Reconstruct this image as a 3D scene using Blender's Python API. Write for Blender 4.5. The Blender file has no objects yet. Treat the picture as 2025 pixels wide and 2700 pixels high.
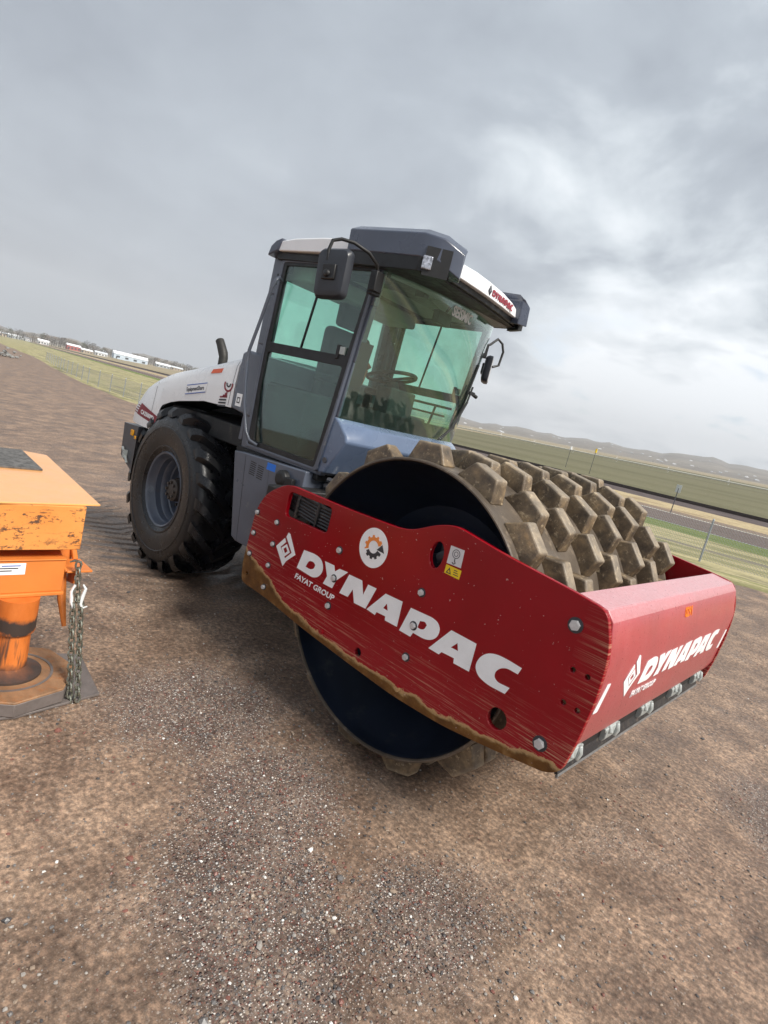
import bpy, bmesh, math, random
import numpy as np
from mathutils import Vector, Matrix
random.seed(7); rng = np.random.default_rng(7)
S = bpy.context.scene
COL = S.collection
R_ = math.radians

# ------------------------------------------------------------ camera
cam_d = bpy.data.cameras.new("camera"); cam = bpy.data.objects.new("camera", cam_d); COL.objects.link(cam)
cam_d.sensor_fit = 'HORIZONTAL'; cam_d.sensor_width = 36; cam_d.lens = 27.287
cam_d.clip_start = 0.05; cam_d.clip_end = 20000
CP = Vector((2.00604273, -3.63608935, 2.02365509))
cm = Matrix(((0.70199263, -0.29095903, 0.65003784), (0.66964469, -0.04106113, -0.74154566), (0.24245069, 0.95585398, 0.16601456)))
cam.matrix_world = Matrix.Translation(CP) @ cm.to_4x4()
S.camera = cam

# ------------------------------------------------------------ light
SUN_AZ, SUN_EL = 6.0, 46.0          # direction TO the sun, degrees from +X / above ground
sd = Vector((math.cos(R_(SUN_AZ))*math.cos(R_(SUN_EL)), math.sin(R_(SUN_AZ))*math.cos(R_(SUN_EL)), math.sin(R_(SUN_EL))))
sl = bpy.data.lights.new("sun", 'SUN'); sl.energy = 2.7; sl.angle = R_(20); sl.color = (1.0, 0.95, 0.87)
so = bpy.data.objects.new("sun", sl); COL.objects.link(so); so.rotation_euler = sd.to_track_quat('Z', 'Y').to_euler()
S.view_settings.view_transform = 'Standard'; S.view_settings.look = 'None'
S.view_settings.exposure = 1.20; S.view_settings.gamma = 1.0

W = bpy.data.worlds.new("World"); S.world = W; W.use_nodes = True
nt = W.node_tree; nt.nodes.clear()
def N(t, tree=None, **k):
    n = (tree or nt).nodes.new(t)
    for a, b in k.items(): setattr(n, a, b)
    return n
def build_sky():
    L = nt.links.new
    out = N('ShaderNodeOutputWorld'); bg = N('ShaderNodeBackground'); bg.inputs[1].default_value = 0.1
    sky = N('ShaderNodeTexSky', sky_type='NISHITA', sun_disc=False)
    sky.sun_elevation = R_(SUN_EL); sky.sun_rotation = R_(90-SUN_AZ)
    tc = N('ShaderNodeTexCoord'); sep = N('ShaderNodeSeparateXYZ'); L(tc.outputs['Generated'], sep.inputs[0])
    def M(op, a, b=None, c=None, clamp=False):
        m = N('ShaderNodeMath', operation=op, use_clamp=clamp)
        for i, v in enumerate((a, b, c)):
            if v is None: continue
            if hasattr(v, 'is_linked') or hasattr(v, 'links'): L(v, m.inputs[i])
            else: m.inputs[i].default_value = v
        return m.outputs[0]
    zc = M('ADD', M('MAXIMUM', sep.outputs[2], 0.0), 0.30)
    px = M('DIVIDE', sep.outputs[0], zc); py = M('DIVIDE', sep.outputs[1], zc)
    cv = N('ShaderNodeCombineXYZ'); L(px, cv.inputs[0]); L(py, cv.inputs[1])
    def noise(sc, det, rough, dist, off):
        mp = N('ShaderNodeMapping'); mp.inputs['Location'].default_value = off; L(cv.outputs[0], mp.inputs[0])
        n = N('ShaderNodeTexNoise'); L(mp.outputs[0], n.inputs['Vector'])
        n.inputs['Scale'].default_value = sc; n.inputs['Detail'].default_value = det
        n.inputs['Roughness'].default_value = rough; n.inputs['Distortion'].default_value = dist
        return n.outputs[0]
    n1 = noise(0.9, 6, 0.50, 0.25, (7.4, 2.9, 1)); n2 = noise(3.0, 8, 0.58, 0.35, (1.9, 4.4, 2))
    # azimuth term: 0 on the left (dull), 1 on the right (broken cloud)
    def dot(v):
        return M('ADD', M('ADD', M('MULTIPLY', sep.outputs[0], v[0]), M('MULTIPLY', sep.outputs[1], v[1])), M('MULTIPLY', sep.outputs[2], v[2]))
    rt = dot((0.69, 0.70, 0.1))
    side = N('ShaderNodeMapRange', interpolation_type='SMOOTHSTEP'); L(rt, side.inputs[0])
    side.inputs[1].default_value = -0.25; side.inputs[2].default_value = 0.55
    sv = side.outputs[0]
    lowf = N('ShaderNodeMapRange', interpolation_type='SMOOTHSTEP'); L(sep.outputs[2], lowf.inputs[0])
    lowf.inputs[1].default_value = 0.75; lowf.inputs[2].default_value = 0.0
    contrast = M('ADD', 0.36, M('MULTIPLY', sv, M('ADD', 0.36, M('MULTIPLY', lowf.outputs[0], 0.85))))
    mixn = M('ADD', M('MULTIPLY', n1, 0.62), M('MULTIPLY', n2, 0.38))
    base = M('ADD', 0.285, M('ADD', M('MULTIPLY', sv, 0.0), M('MULTIPLY', M('MULTIPLY', sv, M('POWER', lowf.outputs[0], 2.2)), 0.60)))
    val = M('ADD', base, M('MULTIPLY', M('MULTIPLY', M('SUBTRACT', mixn, 0.49), 3.3), contrast))
    # thin bright strip low on the left
    band = N('ShaderNodeMapRange', interpolation_type='SMOOTHSTEP'); L(sep.outputs[2], band.inputs[0])
    band.inputs[1].default_value = 0.10; band.inputs[2].default_value = -0.03
    val = M('ADD', val, M('MULTIPLY', band.outputs[0], 0.08))
    ramp = N('ShaderNodeValToRGB'); L(val, ramp.inputs[0]); cr = ramp.color_ramp
    cr.elements[0].position = 0.15; cr.elements[0].color = (0.215, 0.243, 0.288, 1)
    cr.elements[1].position = 0.95; cr.elements[1].color = (0.80, 0.83, 0.86, 1)
    e = cr.elements.new(0.42); e.color = (0.320, 0.358, 0.405, 1)
    e = cr.elements.new(0.62); e.color = (0.50, 0.545, 0.585, 1)
    scl = N('ShaderNodeVectorMath', operation='SCALE'); L(ramp.outputs[0], scl.inputs[0]); scl.inputs['Scale'].default_value = 7.0
    # blue gaps low on the right
    gap = N('ShaderNodeMapRange', interpolation_type='SMOOTHSTEP'); L(n2, gap.inputs[0])
    gap.inputs[1].default_value = 0.56; gap.inputs[2].default_value = 0.68
    gl = N('ShaderNodeMapRange', interpolation_type='SMOOTHSTEP'); L(sep.outputs[2], gl.inputs[0])
    gl.inputs[1].default_value = 0.30; gl.inputs[2].default_value = 0.08
    g = M('MULTIPLY', M('MULTIPLY', gap.outputs[0], gl.outputs[0]), M('MULTIPLY', sv, 0.75))
    sk = N('ShaderNodeVectorMath', operation='SCALE'); L(sky.outputs[0], sk.inputs[0]); sk.inputs['Scale'].default_value = 0.9
    mx = N('ShaderNodeMix', data_type='RGBA'); L(g, mx.inputs[0]); L(scl.outputs[0], mx.inputs[6]); L(sk.outputs[0], mx.inputs[7])
    L(mx.outputs[2], bg.inputs[0]); L(bg.outputs[0], out.inputs[0])
build_sky()

# ------------------------------------------------------------ helpers
def tag(o, label=None, cat=None, group=None, kind=None):
    if label: o['label'] = label
    if cat: o['category'] = cat
    if group: o['group'] = group
    if kind: o['kind'] = kind
    return o
def empty(name, loc=(0, 0, 0), rz=0.0, **k):
    o = bpy.data.objects.new(name, None); COL.objects.link(o); o.location = loc; o.rotation_euler = (0, 0, rz)
    o.empty_display_size = 0.2
    return tag(o, **k)
class MB:
    def __init__(s): s.v = []; s.f = []; s.m = []; s.mi = 0
    def add(s, vs, fs):
        b = len(s.v); s.v += [tuple(p) for p in vs]
        for f in fs: s.f.append(tuple(i+b for i in f)); s.m.append(s.mi)
        return s
    def box(s, a, b, M=None):
        x0, y0, z0 = a; x1, y1, z1 = b
        vs = [(x0,y0,z0),(x1,y0,z0),(x1,y1,z0),(x0,y1,z0),(x0,y0,z1),(x1,y0,z1),(x1,y1,z1),(x0,y1,z1)]
        if M is not None: vs = [tuple(M @ Vector(p)) for p in vs]
        return s.add(vs, [(3,2,1,0),(4,5,6,7),(0,1,5,4),(1,2,6,5),(2,3,7,6),(3,0,4,7)])
    def prism_y(s, pts, y0, y1):               # polygon in (x,z) extruded along y
        n = len(pts)
        vs = [(p[0], y0, p[1]) for p in pts]+[(p[0], y1, p[1]) for p in pts]
        fs = [tuple(range(n)), tuple(range(2*n-1, n-1, -1))]
        fs += [(i, n+i, n+(i+1) % n, (i+1) % n) for i in range(n)]
        return s.add(vs, fs)
    def prism_z(s, pts, z0, z1):
        n = len(pts)
        vs = [(p[0], p[1], z0) for p in pts]+[(p[0], p[1], z1) for p in pts]
        fs = [tuple(range(n-1, -1, -1)), tuple(range(n, 2*n))]
        fs += [(i, (i+1) % n, n+(i+1) % n, n+i) for i in range(n)]
        return s.add(vs, fs)
    def tube(s, path, r, n=10, cap=True):
        P = [Vector(p) for p in path]; rs = r if isinstance(r, (list, tuple)) else [r]*len(P)
        up = None; rings = []
        for i, p in enumerate(P):
            d = (P[min(i+1, len(P)-1)]-P[max(i-1, 0)]).normalized()
            if up is None: up = d.orthogonal().normalized()
            up = (up-d*up.dot(d)).normalized(); w = d.cross(up)
            rings.append([p+(up*math.cos(2*math.pi*k/n)+w*math.sin(2*math.pi*k/n))*rs[i] for k in range(n)])
        vs = [q for g in rings for q in g]; fs = []
        for i in range(len(P)-1):
            for k in range(n):
                a = i*n+k; b = i*n+(k+1) % n; fs.append((a, b, b+n, a+n))
        if cap: fs += [tuple(range(n-1, -1, -1)), tuple(range((len(P)-1)*n, len(P)*n))]
        return s.add(vs, fs)
    def lathe(s, prof, n=64, axis='y', c=(0, 0, 0), closed=False):   # prof: (radius, along axis)
        vs = []; m = len(prof)
        for k in range(n):
            t = 2*math.pi*k/n; ct, st = math.cos(t), math.sin(t)
            for (r, a) in prof:
                p = (r*st, a, r*ct) if axis == 'y' else ((r*ct, r*st, a) if axis == 'z' else (a, r*ct, r*st))
                vs.append((p[0]+c[0], p[1]+c[1], p[2]+c[2]))
        fs = []; mm = m if closed else m-1
        for k in range(n):
            for i in range(mm):
                a = k*m+i; b = k*m+(i+1) % m; c2 = ((k+1) % n)*m+(i+1) % m; d = ((k+1) % n)*m+i
                fs.append((a, d, c2, b))
        return s.add(vs, fs)
    def torus(s, c, rx, rz, r, M, n=14, k=6):     # elongated ring, M orients it
        vs = []; fs = []
        for i in range(n):
            t = 2*math.pi*i/n; ctr = Vector((rx*math.cos(t), 0, rz*math.sin(t))); nr = Vector((math.cos(t), 0, math.sin(t)))
            for j in range(k):
                a = 2*math.pi*j/k; p = ctr+nr*(r*math.cos(a))+Vector((0, r*math.sin(a), 0)); vs.append(tuple(Vector(c)+M @ p))
        for i in range(n):
            for j in range(k):
                fs.append((i*k+j, i*k+(j+1) % k, ((i+1) % n)*k+(j+1) % k, ((i+1) % n)*k+j))
        return s.add(vs, fs)
    def build(s, name, mat, parent=None, bevel=0, seg=2, smooth=False, recalc=True):
        me = bpy.data.meshes.new(name); me.from_pydata(s.v, [], s.f)
        mats = mat if isinstance(mat, (list, tuple)) else [mat]
        for m in mats: me.materials.append(m)
        if len(mats) > 1: me.polygons.foreach_set('material_index', s.m)
        if recalc:
            bm = bmesh.new(); bm.from_mesh(me); bmesh.ops.recalc_face_normals(bm, faces=bm.faces); bm.to_mesh(me); bm.free()
        o = bpy.data.objects.new(name, me); COL.objects.link(o)
        if bevel:
            b = o.modifiers.new('bevel', 'BEVEL'); b.width = bevel; b.segments = seg; b.limit_method = 'ANGLE'; b.angle_limit = R_(30)
        if smooth:
            me.polygons.foreach_set('use_smooth', [True]*len(me.polygons)); me.set_sharp_from_angle(angle=R_(38)) if hasattr(me, 'set_sharp_from_angle') else None
        if bevel:
            me.polygons.foreach_set('use_smooth', [True]*len(me.polygons)); me.set_sharp_from_angle(angle=R_(30)) if hasattr(me, 'set_sharp_from_angle') else None
        if parent is not None: o.parent = parent
        return o
def rounded(pts, rad):
    out = []; n = len(pts)
    for i, p in enumerate(pts):
        r = rad[i] if isinstance(rad, (list, tuple)) else rad
        if r <= 0: out.append(tuple(p)); continue
        a = Vector(pts[i-1]); b = Vector(p); c = Vector(pts[(i+1) % n])
        u = (a-b); v = (c-b); r1 = min(r, u.length*0.49, v.length*0.49)
        p0 = b+u.normalized()*r1; p1 = b+v.normalized()*r1
        for k in range(5):
            t = k/4; q = p0*(1-t)**2+b*2*t*(1-t)+p1*t*t; out.append((q[0], q[1]))
    return out
def circle(cx, cy, rx, ry=None, n=28, a0=0):
    ry = ry or rx
    return [(cx+rx*math.cos(a0+2*math.pi*i/n), cy+ry*math.sin(a0+2*math.pi*i/n)) for i in range(n)]
DG = []
def flat(name, loops, half, bevel, T, mat, parent, smooth=False):
    """2D loops (outlines and holes) filled and extruded by +-half, then placed with the function T(x,y,z)"""
    cu = bpy.data.curves.new('tmp', 'CURVE'); cu.dimensions = '2D'; cu.fill_mode = 'BOTH'
    cu.extrude = max(half-bevel, 0); cu.bevel_depth = bevel; cu.bevel_resolution = 1; cu.offset = -bevel
    for lp in loops:
        sp = cu.splines.new('POLY'); sp.points.add(len(lp)-1); sp.use_cyclic_u = True
        for i, p in enumerate(lp): sp.points[i].co = (p[0], p[1], 0, 1)
    return curve_mesh(name, cu, T, mat, parent)
def curve_mesh(name, cu, T, mat, parent):
    to = bpy.data.objects.new('tmp', cu); COL.objects.link(to)
    dg = bpy.context.evaluated_depsgraph_get(); dg.update()
    me = bpy.data.meshes.new_from_object(to.evaluated_get(dg)); bpy.data.objects.remove(to); bpy.data.curves.remove(cu)
    me.name = name
    for v in me.vertices: v.co = T(v.co.x, v.co.y, v.co.z)
    me.materials.clear(); me.materials.append(mat)
    o = bpy.data.objects.new(name, me); COL.objects.link(o)
    if parent is not None: o.parent = parent
    return o
def text(name, s, size, T, mat, parent, half=0.001, bold=0.0, spacing=1.0, sx=1.0, align='LEFT', shear=0.0):
    cu = bpy.data.curves.new('tmp', 'FONT'); cu.body = s; cu.size = size; cu.extrude = half; cu.offset = bold
    cu.space_character = spacing; cu.align_x = align; cu.shear = shear; cu.resolution_u = 3
    return curve_mesh(name, cu, (lambda x, y, z: T(x*sx, y, z)), mat, parent)
def side(Y):   # plane facing -y
    return lambda x, y, z: Vector((x, Y-z, y))
def dup(o, parent=None):
    c = o.copy(); COL.objects.link(c)
    if parent is not None: c.parent = parent
    for ch in o.children: dup(ch, c)
    return c

# ------------------------------------------------------------ materials
def new_mat(name):
    m = bpy.data.materials.new(name); m.use_nodes = True; t = m.node_tree
    return m, t, t.nodes['Principled BSDF'], t.links.new
def tex_noise(t, co, scale, detail=4, rough=0.55, vscale=None):
    n = t.nodes.new('ShaderNodeTexNoise'); n.inputs['Scale'].default_value = scale; n.inputs['Detail'].default_value = detail; n.inputs['Roughness'].default_value = rough
    if vscale is not None:
        mp = t.nodes.new('ShaderNodeMapping'); mp.inputs['Scale'].default_value = vscale; t.links.new(co, mp.inputs[0]); co = mp.outputs[0]
    t.links.new(co, n.inputs['Vector']); return n.outputs[0]
def ramp(t, fac, stops):
    r = t.nodes.new('ShaderNodeValToRGB'); cr = r.color_ramp
    while len(cr.elements) > 1: cr.elements.remove(cr.elements[-1])
    for i, (p, c) in enumerate(stops):
        e = cr.elements[0] if i == 0 else cr.elements.new(p)
        e.position = p; e.color = (c[0], c[1], c[2], 1) if hasattr(c, '__len__') else (c, c, c, 1)
    t.links.new(fac, r.inputs[0]); return r.outputs[0]
def mixc(t, fac, a, b, mode='MIX'):
    m = t.nodes.new('ShaderNodeMix'); m.data_type = 'RGBA'; m.blend_type = mode
    for s, v in ((0, fac), (6, a), (7, b)):
        if hasattr(v, 'links'): t.links.new(v, m.inputs[s])
        elif s == 0: m.inputs[0].default_value = v
        else: m.inputs[s].default_value = (v[0], v[1], v[2], 1)
    return m.outputs[2]
def mth(t, op, a, b=None, c=None, clamp=False):
    m = t.nodes.new('ShaderNodeMath'); m.operation = op; m.use_clamp = clamp
    for i, v in enumerate((a, b, c)):
        if v is None: continue
        if hasattr(v, 'links'): t.links.new(v, m.inputs[i])
        else: m.inputs[i].default_value = v
    return m.outputs[0]
def coords(t, kind='Object'):
    return t.nodes.new('ShaderNodeTexCoord').outputs[kind]
def bump(t, bs, h, strength, dist):
    b = t.nodes.new('ShaderNodeBump'); b.inputs['Strength'].default_value = strength; b.inputs['Distance'].default_value = dist
    t.links.new(h, b.inputs['Height']); t.links.new(b.outputs[0], bs.inputs['Normal']); return b
def pm(name, col, rough=0.5, metal=0.0, var=0.25, scale=6.0, coat=0.0, bmp=0.0, dust=None, dust_amt=0.0, spec=0.5):
    m, t, bs, L = new_mat(name); co = coords(t)
    n = tex_noise(t, co, scale, 6, 0.62)
    dark = tuple(c*(1-var) for c in col); light = tuple(min(c*(1+var*0.6), 1) for c in col)
    c = ramp(t, n, [(0.3, dark), (0.7, light)])
    if dust:
        n2 = tex_noise(t, co, scale*2.7, 8, 0.7)
        f = ramp(t, n2, [(0.62-dust_amt, 0.0), (0.78-dust_amt*0.6, 1.0)])
        c = mixc(t, f, c, dust)
    L(c, bs.inputs['Base Color'])
    L(ramp(t, tex_noise(t, co, scale*1.9, 5), [(0.3, max(rough-0.08, 0.02)), (0.7, min(rough+0.1, 1))]), bs.inputs['Roughness'])
    bs.inputs['Metallic'].default_value = metal; bs.inputs['Coat Weight'].default_value = coat; bs.inputs['Coat Roughness'].default_value = 0.12
    bs.inputs['Specular IOR Level'].default_value = spec
    if bmp: bump(t, bs, tex_noise(t, co, scale*8, 6, 0.6), bmp, 0.01)
    return m

def red_plate():
    m, t, bs, L = new_mat('red_plate_paint'); co = coords(t)
    sp = t.nodes.new('ShaderNodeSeparateXYZ'); L(co, sp.inputs[0]); x, z = sp.outputs[0], sp.outputs[2]
    zb = mth(t, 'ADD', 0.535, mth(t, 'MULTIPLY', mth(t, 'MULTIPLY', x, x), 0.085))
    d = mth(t, 'SUBTRACT', z, zb)
    nb = tex_noise(t, co, 4.2, 8, 0.68, (1, 1, 1.5)); ns = tex_noise(t, co, 1.0, 8, 0.75, (3.0, 1, 70)); ns2 = tex_noise(t, co, 1.0, 5, 0.7, (1.2, 1, 120))
    rear = mth(t, 'MULTIPLY', mth(t, 'MAXIMUM', mth(t, 'SUBTRACT', -0.75, x), 0.0), 0.20)
    thr = mth(t, 'ADD', mth(t, 'ADD', -0.02, rear), mth(t, 'ADD', mth(t, 'MULTIPLY', nb, 0.145), mth(t, 'MULTIPLY', ns, 0.02)))
    dd = mth(t, 'SUBTRACT', thr, d)
    brown = ramp(t, dd, [(0.0, 0.0), (0.012, 1.0)])
    lip = ramp(t, dd, [(0.0, 0.0), (0.004, 1.0), (0.012, 0.8), (0.028, 0.0)])
    base = ramp(t, tex_noise(t, co, 2.2, 6), [(0.3, (0.22, 0.0008, 0.005)), (0.75, (0.29, 0.0015, 0.009))])
    # thin horizontal scratches and a chalky scuffed band above the bare edge
    near = ramp(t, mth(t, 'SUBTRACT', d, rear), [(0.0, 1.0), (0.16, 0.75), (0.30, 0.12), (0.40, 0.0)])
    sc = mth(t, 'MULTIPLY', ramp(t, mth(t, 'ADD', mth(t, 'MULTIPLY', ns, 0.6), mth(t, 'MULTIPLY', ns2, 0.4)), [(0.53, 0.0), (0.60, 1.0)]), near)
    rearb = ramp(t, x, [(0.0, 1.0), (0.001, 1.0)])
    edge_b = ramp(t, mth(t, 'MULTIPLY', mth(t, 'ADD', x, 1.34), 3.2, clamp=True), [(0.0, 1.0), (0.55, 0.35), (1.0, 0.0)])
    edge_f = ramp(t, mth(t, 'MULTIPLY', mth(t, 'SUBTRACT', 1.28, x), 6.0, clamp=True), [(0.0, 0.85), (0.6, 0.3), (1.0, 0.0)])
    zlim = ramp(t, z, [(0.0, 1.0), (1.0, 1.0)])
    sc2 = mth(t, 'MULTIPLY', ramp(t, ns2, [(0.54, 0.0), (0.60, 1.0)]), mth(t, 'MULTIPLY', mth(t, 'MAXIMUM', edge_b, edge_f), 0.8))
    allsc = mth(t, 'MAXIMUM', mth(t, 'MULTIPLY', sc, 0.85), sc2)
    c = mixc(t, mth(t, 'MULTIPLY', near, 0.22), base, (0.42, 0.035, 0.045))
    c = mixc(t, allsc, c, ramp(t, nb, [(0.4, (0.52, 0.19, 0.13)), (0.6, (0.55, 0.36, 0.22))]))
    bc = ramp(t, tex_noise(t, co, 14, 6, 0.65), [(0.3, (0.070, 0.026, 0.004)), (0.55, (0.14, 0.056, 0.009)), (0.8, (0.30, 0.17, 0.06))])
    c = mixc(t, brown, c, bc); c = mixc(t, mth(t, 'MULTIPLY', lip, 0.7), c, (0.62, 0.42, 0.2))
    # fine specks of mud and hail
    sk = tex_noise(t, co, 55, 2, 0.5)
    c = mixc(t, ramp(t, sk, [(0.735, 0.0), (0.76, 0.6)]), c, (0.6, 0.45, 0.42))
    L(c, bs.inputs['Base Color'])
    L(mth(t, 'ADD', 0.27, mth(t, 'ADD', mth(t, 'MULTIPLY', brown, 0.2), mth(t, 'MULTIPLY', allsc, 0.3))), bs.inputs['Roughness'])
    h = mth(t, 'ADD', mth(t, 'MULTIPLY', brown, -1.0), mth(t, 'MULTIPLY', allsc, -0.3)); bump(t, bs, h, 0.5, 0.002)
    bs.inputs['Coat Weight'].default_value = 0.0; bs.inputs['Specular IOR Level'].default_value = 0.32
    return m
def red_wet(name):
    m, t, bs, L = new_mat(name); co = coords(t)
    n = tex_noise(t, co, 45, 4, 0.7); n2 = tex_noise(t, co, 4, 5)
    c = ramp(t, n2, [(0.3, (0.33, 0.012, 0.02)), (0.7, (0.42, 0.02, 0.03))])
    st = tex_noise(t, co, 1.0, 5, 0.6, (1, 60, 2))
    c = mixc(t, ramp(t, n, [(0.58, 0.0), (0.72, 0.45)]), c, (0.52, 0.16, 0.16))
    c = mixc(t, mth(t, 'MULTIPLY', ramp(t, st, [(0.45, 0.0), (0.7, 1.0)]), 0.22), c, (0.50, 0.13, 0.13))  # paler speckles and streaks put a wet sheen into the red
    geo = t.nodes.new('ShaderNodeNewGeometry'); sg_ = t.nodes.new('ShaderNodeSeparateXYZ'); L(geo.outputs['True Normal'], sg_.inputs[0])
    upw = ramp(t, sg_.outputs[2], [(0.25, 0.06), (0.85, 0.52)])  # sky sheen painted into the base colour, strongest on upward faces
    sheen = mth(t, 'MULTIPLY', upw, ramp(t, tex_noise(t, co, 70, 5, 0.75), [(0.38, 1.0), (0.66, 0.45)]))
    c = mixc(t, sheen, c, (0.80, 0.55, 0.57))
    L(c, bs.inputs['Base Color']); L(ramp(t, n, [(0.3, 0.22), (0.7, 0.5)]), bs.inputs['Roughness'])
    bs.inputs['Coat Weight'].default_value = 0.8; bs.inputs['Coat Roughness'].default_value = 0.3
    bump(t, bs, tex_noise(t, co, 220, 3, 0.7), 0.25, 0.002)
    return m
def glass(name, tint, spec=1.0):
    m = bpy.data.materials.new(name); m.use_nodes = True; t = m.node_tree; t.nodes.clear(); L = t.links.new
    out = t.nodes.new('ShaderNodeOutputMaterial'); tr = t.nodes.new('ShaderNodeBsdfTransparent'); gl = t.nodes.new('ShaderNodeBsdfGlossy'); mx = t.nodes.new('ShaderNodeMixShader')
    co = coords(t); n = tex_noise(t, co, 60, 3, 0.8); n2 = tex_noise(t, co, 3, 5, 0.6)
    L(mixc(t, ramp(t, n2, [(0.35, 0.0), (0.7, 0.5)]), tint, tuple(c*0.86+0.03 for c in tint)), tr.inputs[0])
    gl.inputs['Roughness'].default_value = 0.03; gl.inputs['Color'].default_value = (1, 1, 1, 1)
    lw = t.nodes.new('ShaderNodeLayerWeight'); lw.inputs[0].default_value = 0.5
    f = mth(t, 'ADD', 0.05*spec, mth(t, 'MULTIPLY', mth(t, 'POWER', lw.outputs['Facing'], 4.0), 0.85*spec))
    L(f, mx.inputs[0]); L(tr.outputs[0], mx.inputs[1]); L(gl.outputs[0], mx.inputs[2])
    # droplets and road dust: a thin rough film
    df = t.nodes.new('ShaderNodeBsdfDiffuse'); df.inputs[0].default_value = (0.45, 0.5, 0.48, 1); m2 = t.nodes.new('ShaderNodeMixShader')
    L(ramp(t, n, [(0.45, 0.006), (0.85, 0.022)]), m2.inputs[0]); L(mx.outputs[0], m2.inputs[1]); L(df.outputs[0], m2.inputs[2])
    L(m2.outputs[0], out.inputs[0]); return m

M = {}
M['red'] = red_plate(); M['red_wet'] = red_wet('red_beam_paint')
M['white_decal'] = pm('white_decal', (0.86, 0.87, 0.88), 0.35, var=0.08, scale=9)
def translucent_white():
    m, t, bs, L = new_mat('translucent_white_film'); bs.inputs['Base Color'].default_value = (.92, .92, .92, 1); bs.inputs['Roughness'].default_value = .6
    tr = t.nodes.new('ShaderNodeBsdfTranslucent'); tr.inputs[0].default_value = (.95, .95, .95, 1); mx = t.nodes.new('ShaderNodeMixShader'); mx.inputs[0].default_value = .45
    L(bs.outputs[0], mx.inputs[1]); L(tr.outputs[0], mx.inputs[2]); L(mx.outputs[0], t.nodes['Material Output'].inputs[0]); return m
M['clear_white'] = translucent_white()
M['hood_white'] = pm('white_hood_paint', (0.84, 0.845, 0.85), 0.28, var=0.04, scale=2, coat=0.3, dust=(0.6, 0.57, 0.53), dust_amt=-0.02)
M['roof_white'] = pm('white_roof_paint', (0.82, 0.83, 0.85), 0.35, var=0.05, scale=3)
M['grey'] = pm('slate_grey_paint', (0.085, 0.098, 0.130), 0.34, var=0.12, scale=3, coat=0.3, dust=(0.2, 0.19, 0.18), dust_amt=0.03)
M['grey_dark'] = pm('dark_slate_paint', (0.058, 0.060, 0.070), 0.38, var=0.12, scale=4, coat=0.2)
M['navy'] = pm('navy_grey_visor', (0.055, 0.066, 0.098), 0.30, var=0.12, scale=3, coat=0.4)
M['mirror'] = pm('mirror_shell', (0.022, 0.025, 0.033), 0.38, var=0.15, scale=6)
M['black'] = pm('black_plastic', (0.007, 0.007, 0.008), 0.5, var=0.3, scale=8)
M['rubber'] = pm('black_rubber', (0.018, 0.018, 0.020), 0.42, var=0.3, scale=9, dust=(0.12, 0.10, 0.08), dust_amt=0.08, bmp=0.15)
M['tyre'] = pm('tyre_rubber', (0.0075, 0.008, 0.010), 0.30, var=0.4, scale=6, dust=(0.035, 0.028, 0.022), dust_amt=0.0, bmp=0.15, spec=0.4)
M['chassis'] = pm('black_chassis', (0.009, 0.009, 0.010), 0.6, var=0.3, scale=5, dust=(0.06, 0.05, 0.04), dust_amt=0.06)
M['steel'] = pm('bolt_steel', (0.60, 0.60, 0.61), 0.40, 0.35, var=0.2, scale=30)
M['cast'] = pm('galvanised_casting', (0.42, 0.45, 0.44), 0.5, 0.3, var=0.25, scale=20, dust=(0.2, 0.17, 0.13), dust_amt=0.05)
M['pad'] = pm('worn_pad_steel', (0.23, 0.165, 0.10), 0.50, 0.0, var=0.45, scale=7, dust=(0.42, 0.30, 0.17), dust_amt=0.13, bmp=0.4)
def pad_mat():
    m, t, bs, L = new_mat('worn_pad_steel_lit_top'); co = coords(t); oi = t.nodes.new('ShaderNodeObjectInfo')
    ad = t.nodes.new('ShaderNodeVectorMath'); ad.operation = 'ADD'; L(co, ad.inputs[0]); cb = t.nodes.new('ShaderNodeCombineXYZ')
    k = mth(t, 'MULTIPLY', oi.outputs['Random'], 37.0); L(k, cb.inputs[0]); L(k, cb.inputs[1]); L(k, cb.inputs[2]); L(cb.outputs[0], ad.inputs[1]); v = ad.outputs[0]
    n = tex_noise(t, v, 9, 7, 0.68); n2 = tex_noise(t, v, 26, 8, 0.75); n3 = tex_noise(t, v, 1.0, 5, 0.7, (14, 60, 14))
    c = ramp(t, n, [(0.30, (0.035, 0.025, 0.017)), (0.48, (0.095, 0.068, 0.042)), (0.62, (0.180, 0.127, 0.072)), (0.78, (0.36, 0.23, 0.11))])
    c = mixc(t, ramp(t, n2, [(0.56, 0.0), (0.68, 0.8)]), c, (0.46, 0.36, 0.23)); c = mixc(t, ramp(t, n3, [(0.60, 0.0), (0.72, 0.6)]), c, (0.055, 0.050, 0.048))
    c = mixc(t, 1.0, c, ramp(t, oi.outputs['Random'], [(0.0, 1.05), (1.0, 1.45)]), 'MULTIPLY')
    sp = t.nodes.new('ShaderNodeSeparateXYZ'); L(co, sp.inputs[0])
    top = ramp(t, mth(t, 'MULTIPLY', mth(t, 'SUBTRACT', sp.outputs[2], 0.94), 18.0, clamp=True), [(0.0, 0.0), (1.0, 0.7)])  # tops lightened: polish wear plus light-and-shade contrast put into the colour
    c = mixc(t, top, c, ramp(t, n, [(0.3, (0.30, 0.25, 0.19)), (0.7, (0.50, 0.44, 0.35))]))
    L(c, bs.inputs['Base Color']); L(ramp(t, n2, [(0.3, 0.35), (0.7, 0.65)]), bs.inputs['Roughness']); bump(t, bs, mth(t, 'ADD', n2, mth(t, 'MULTIPLY', n, 1.5)), 0.5, 0.006); return m
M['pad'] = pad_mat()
M['shell'] = pm('worn_drum_steel', (0.12, 0.095, 0.072), 0.45, 0.25, var=0.3, scale=5, dust=(0.28, 0.22, 0.16), dust_amt=0.08, bmp=0.2)
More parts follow.
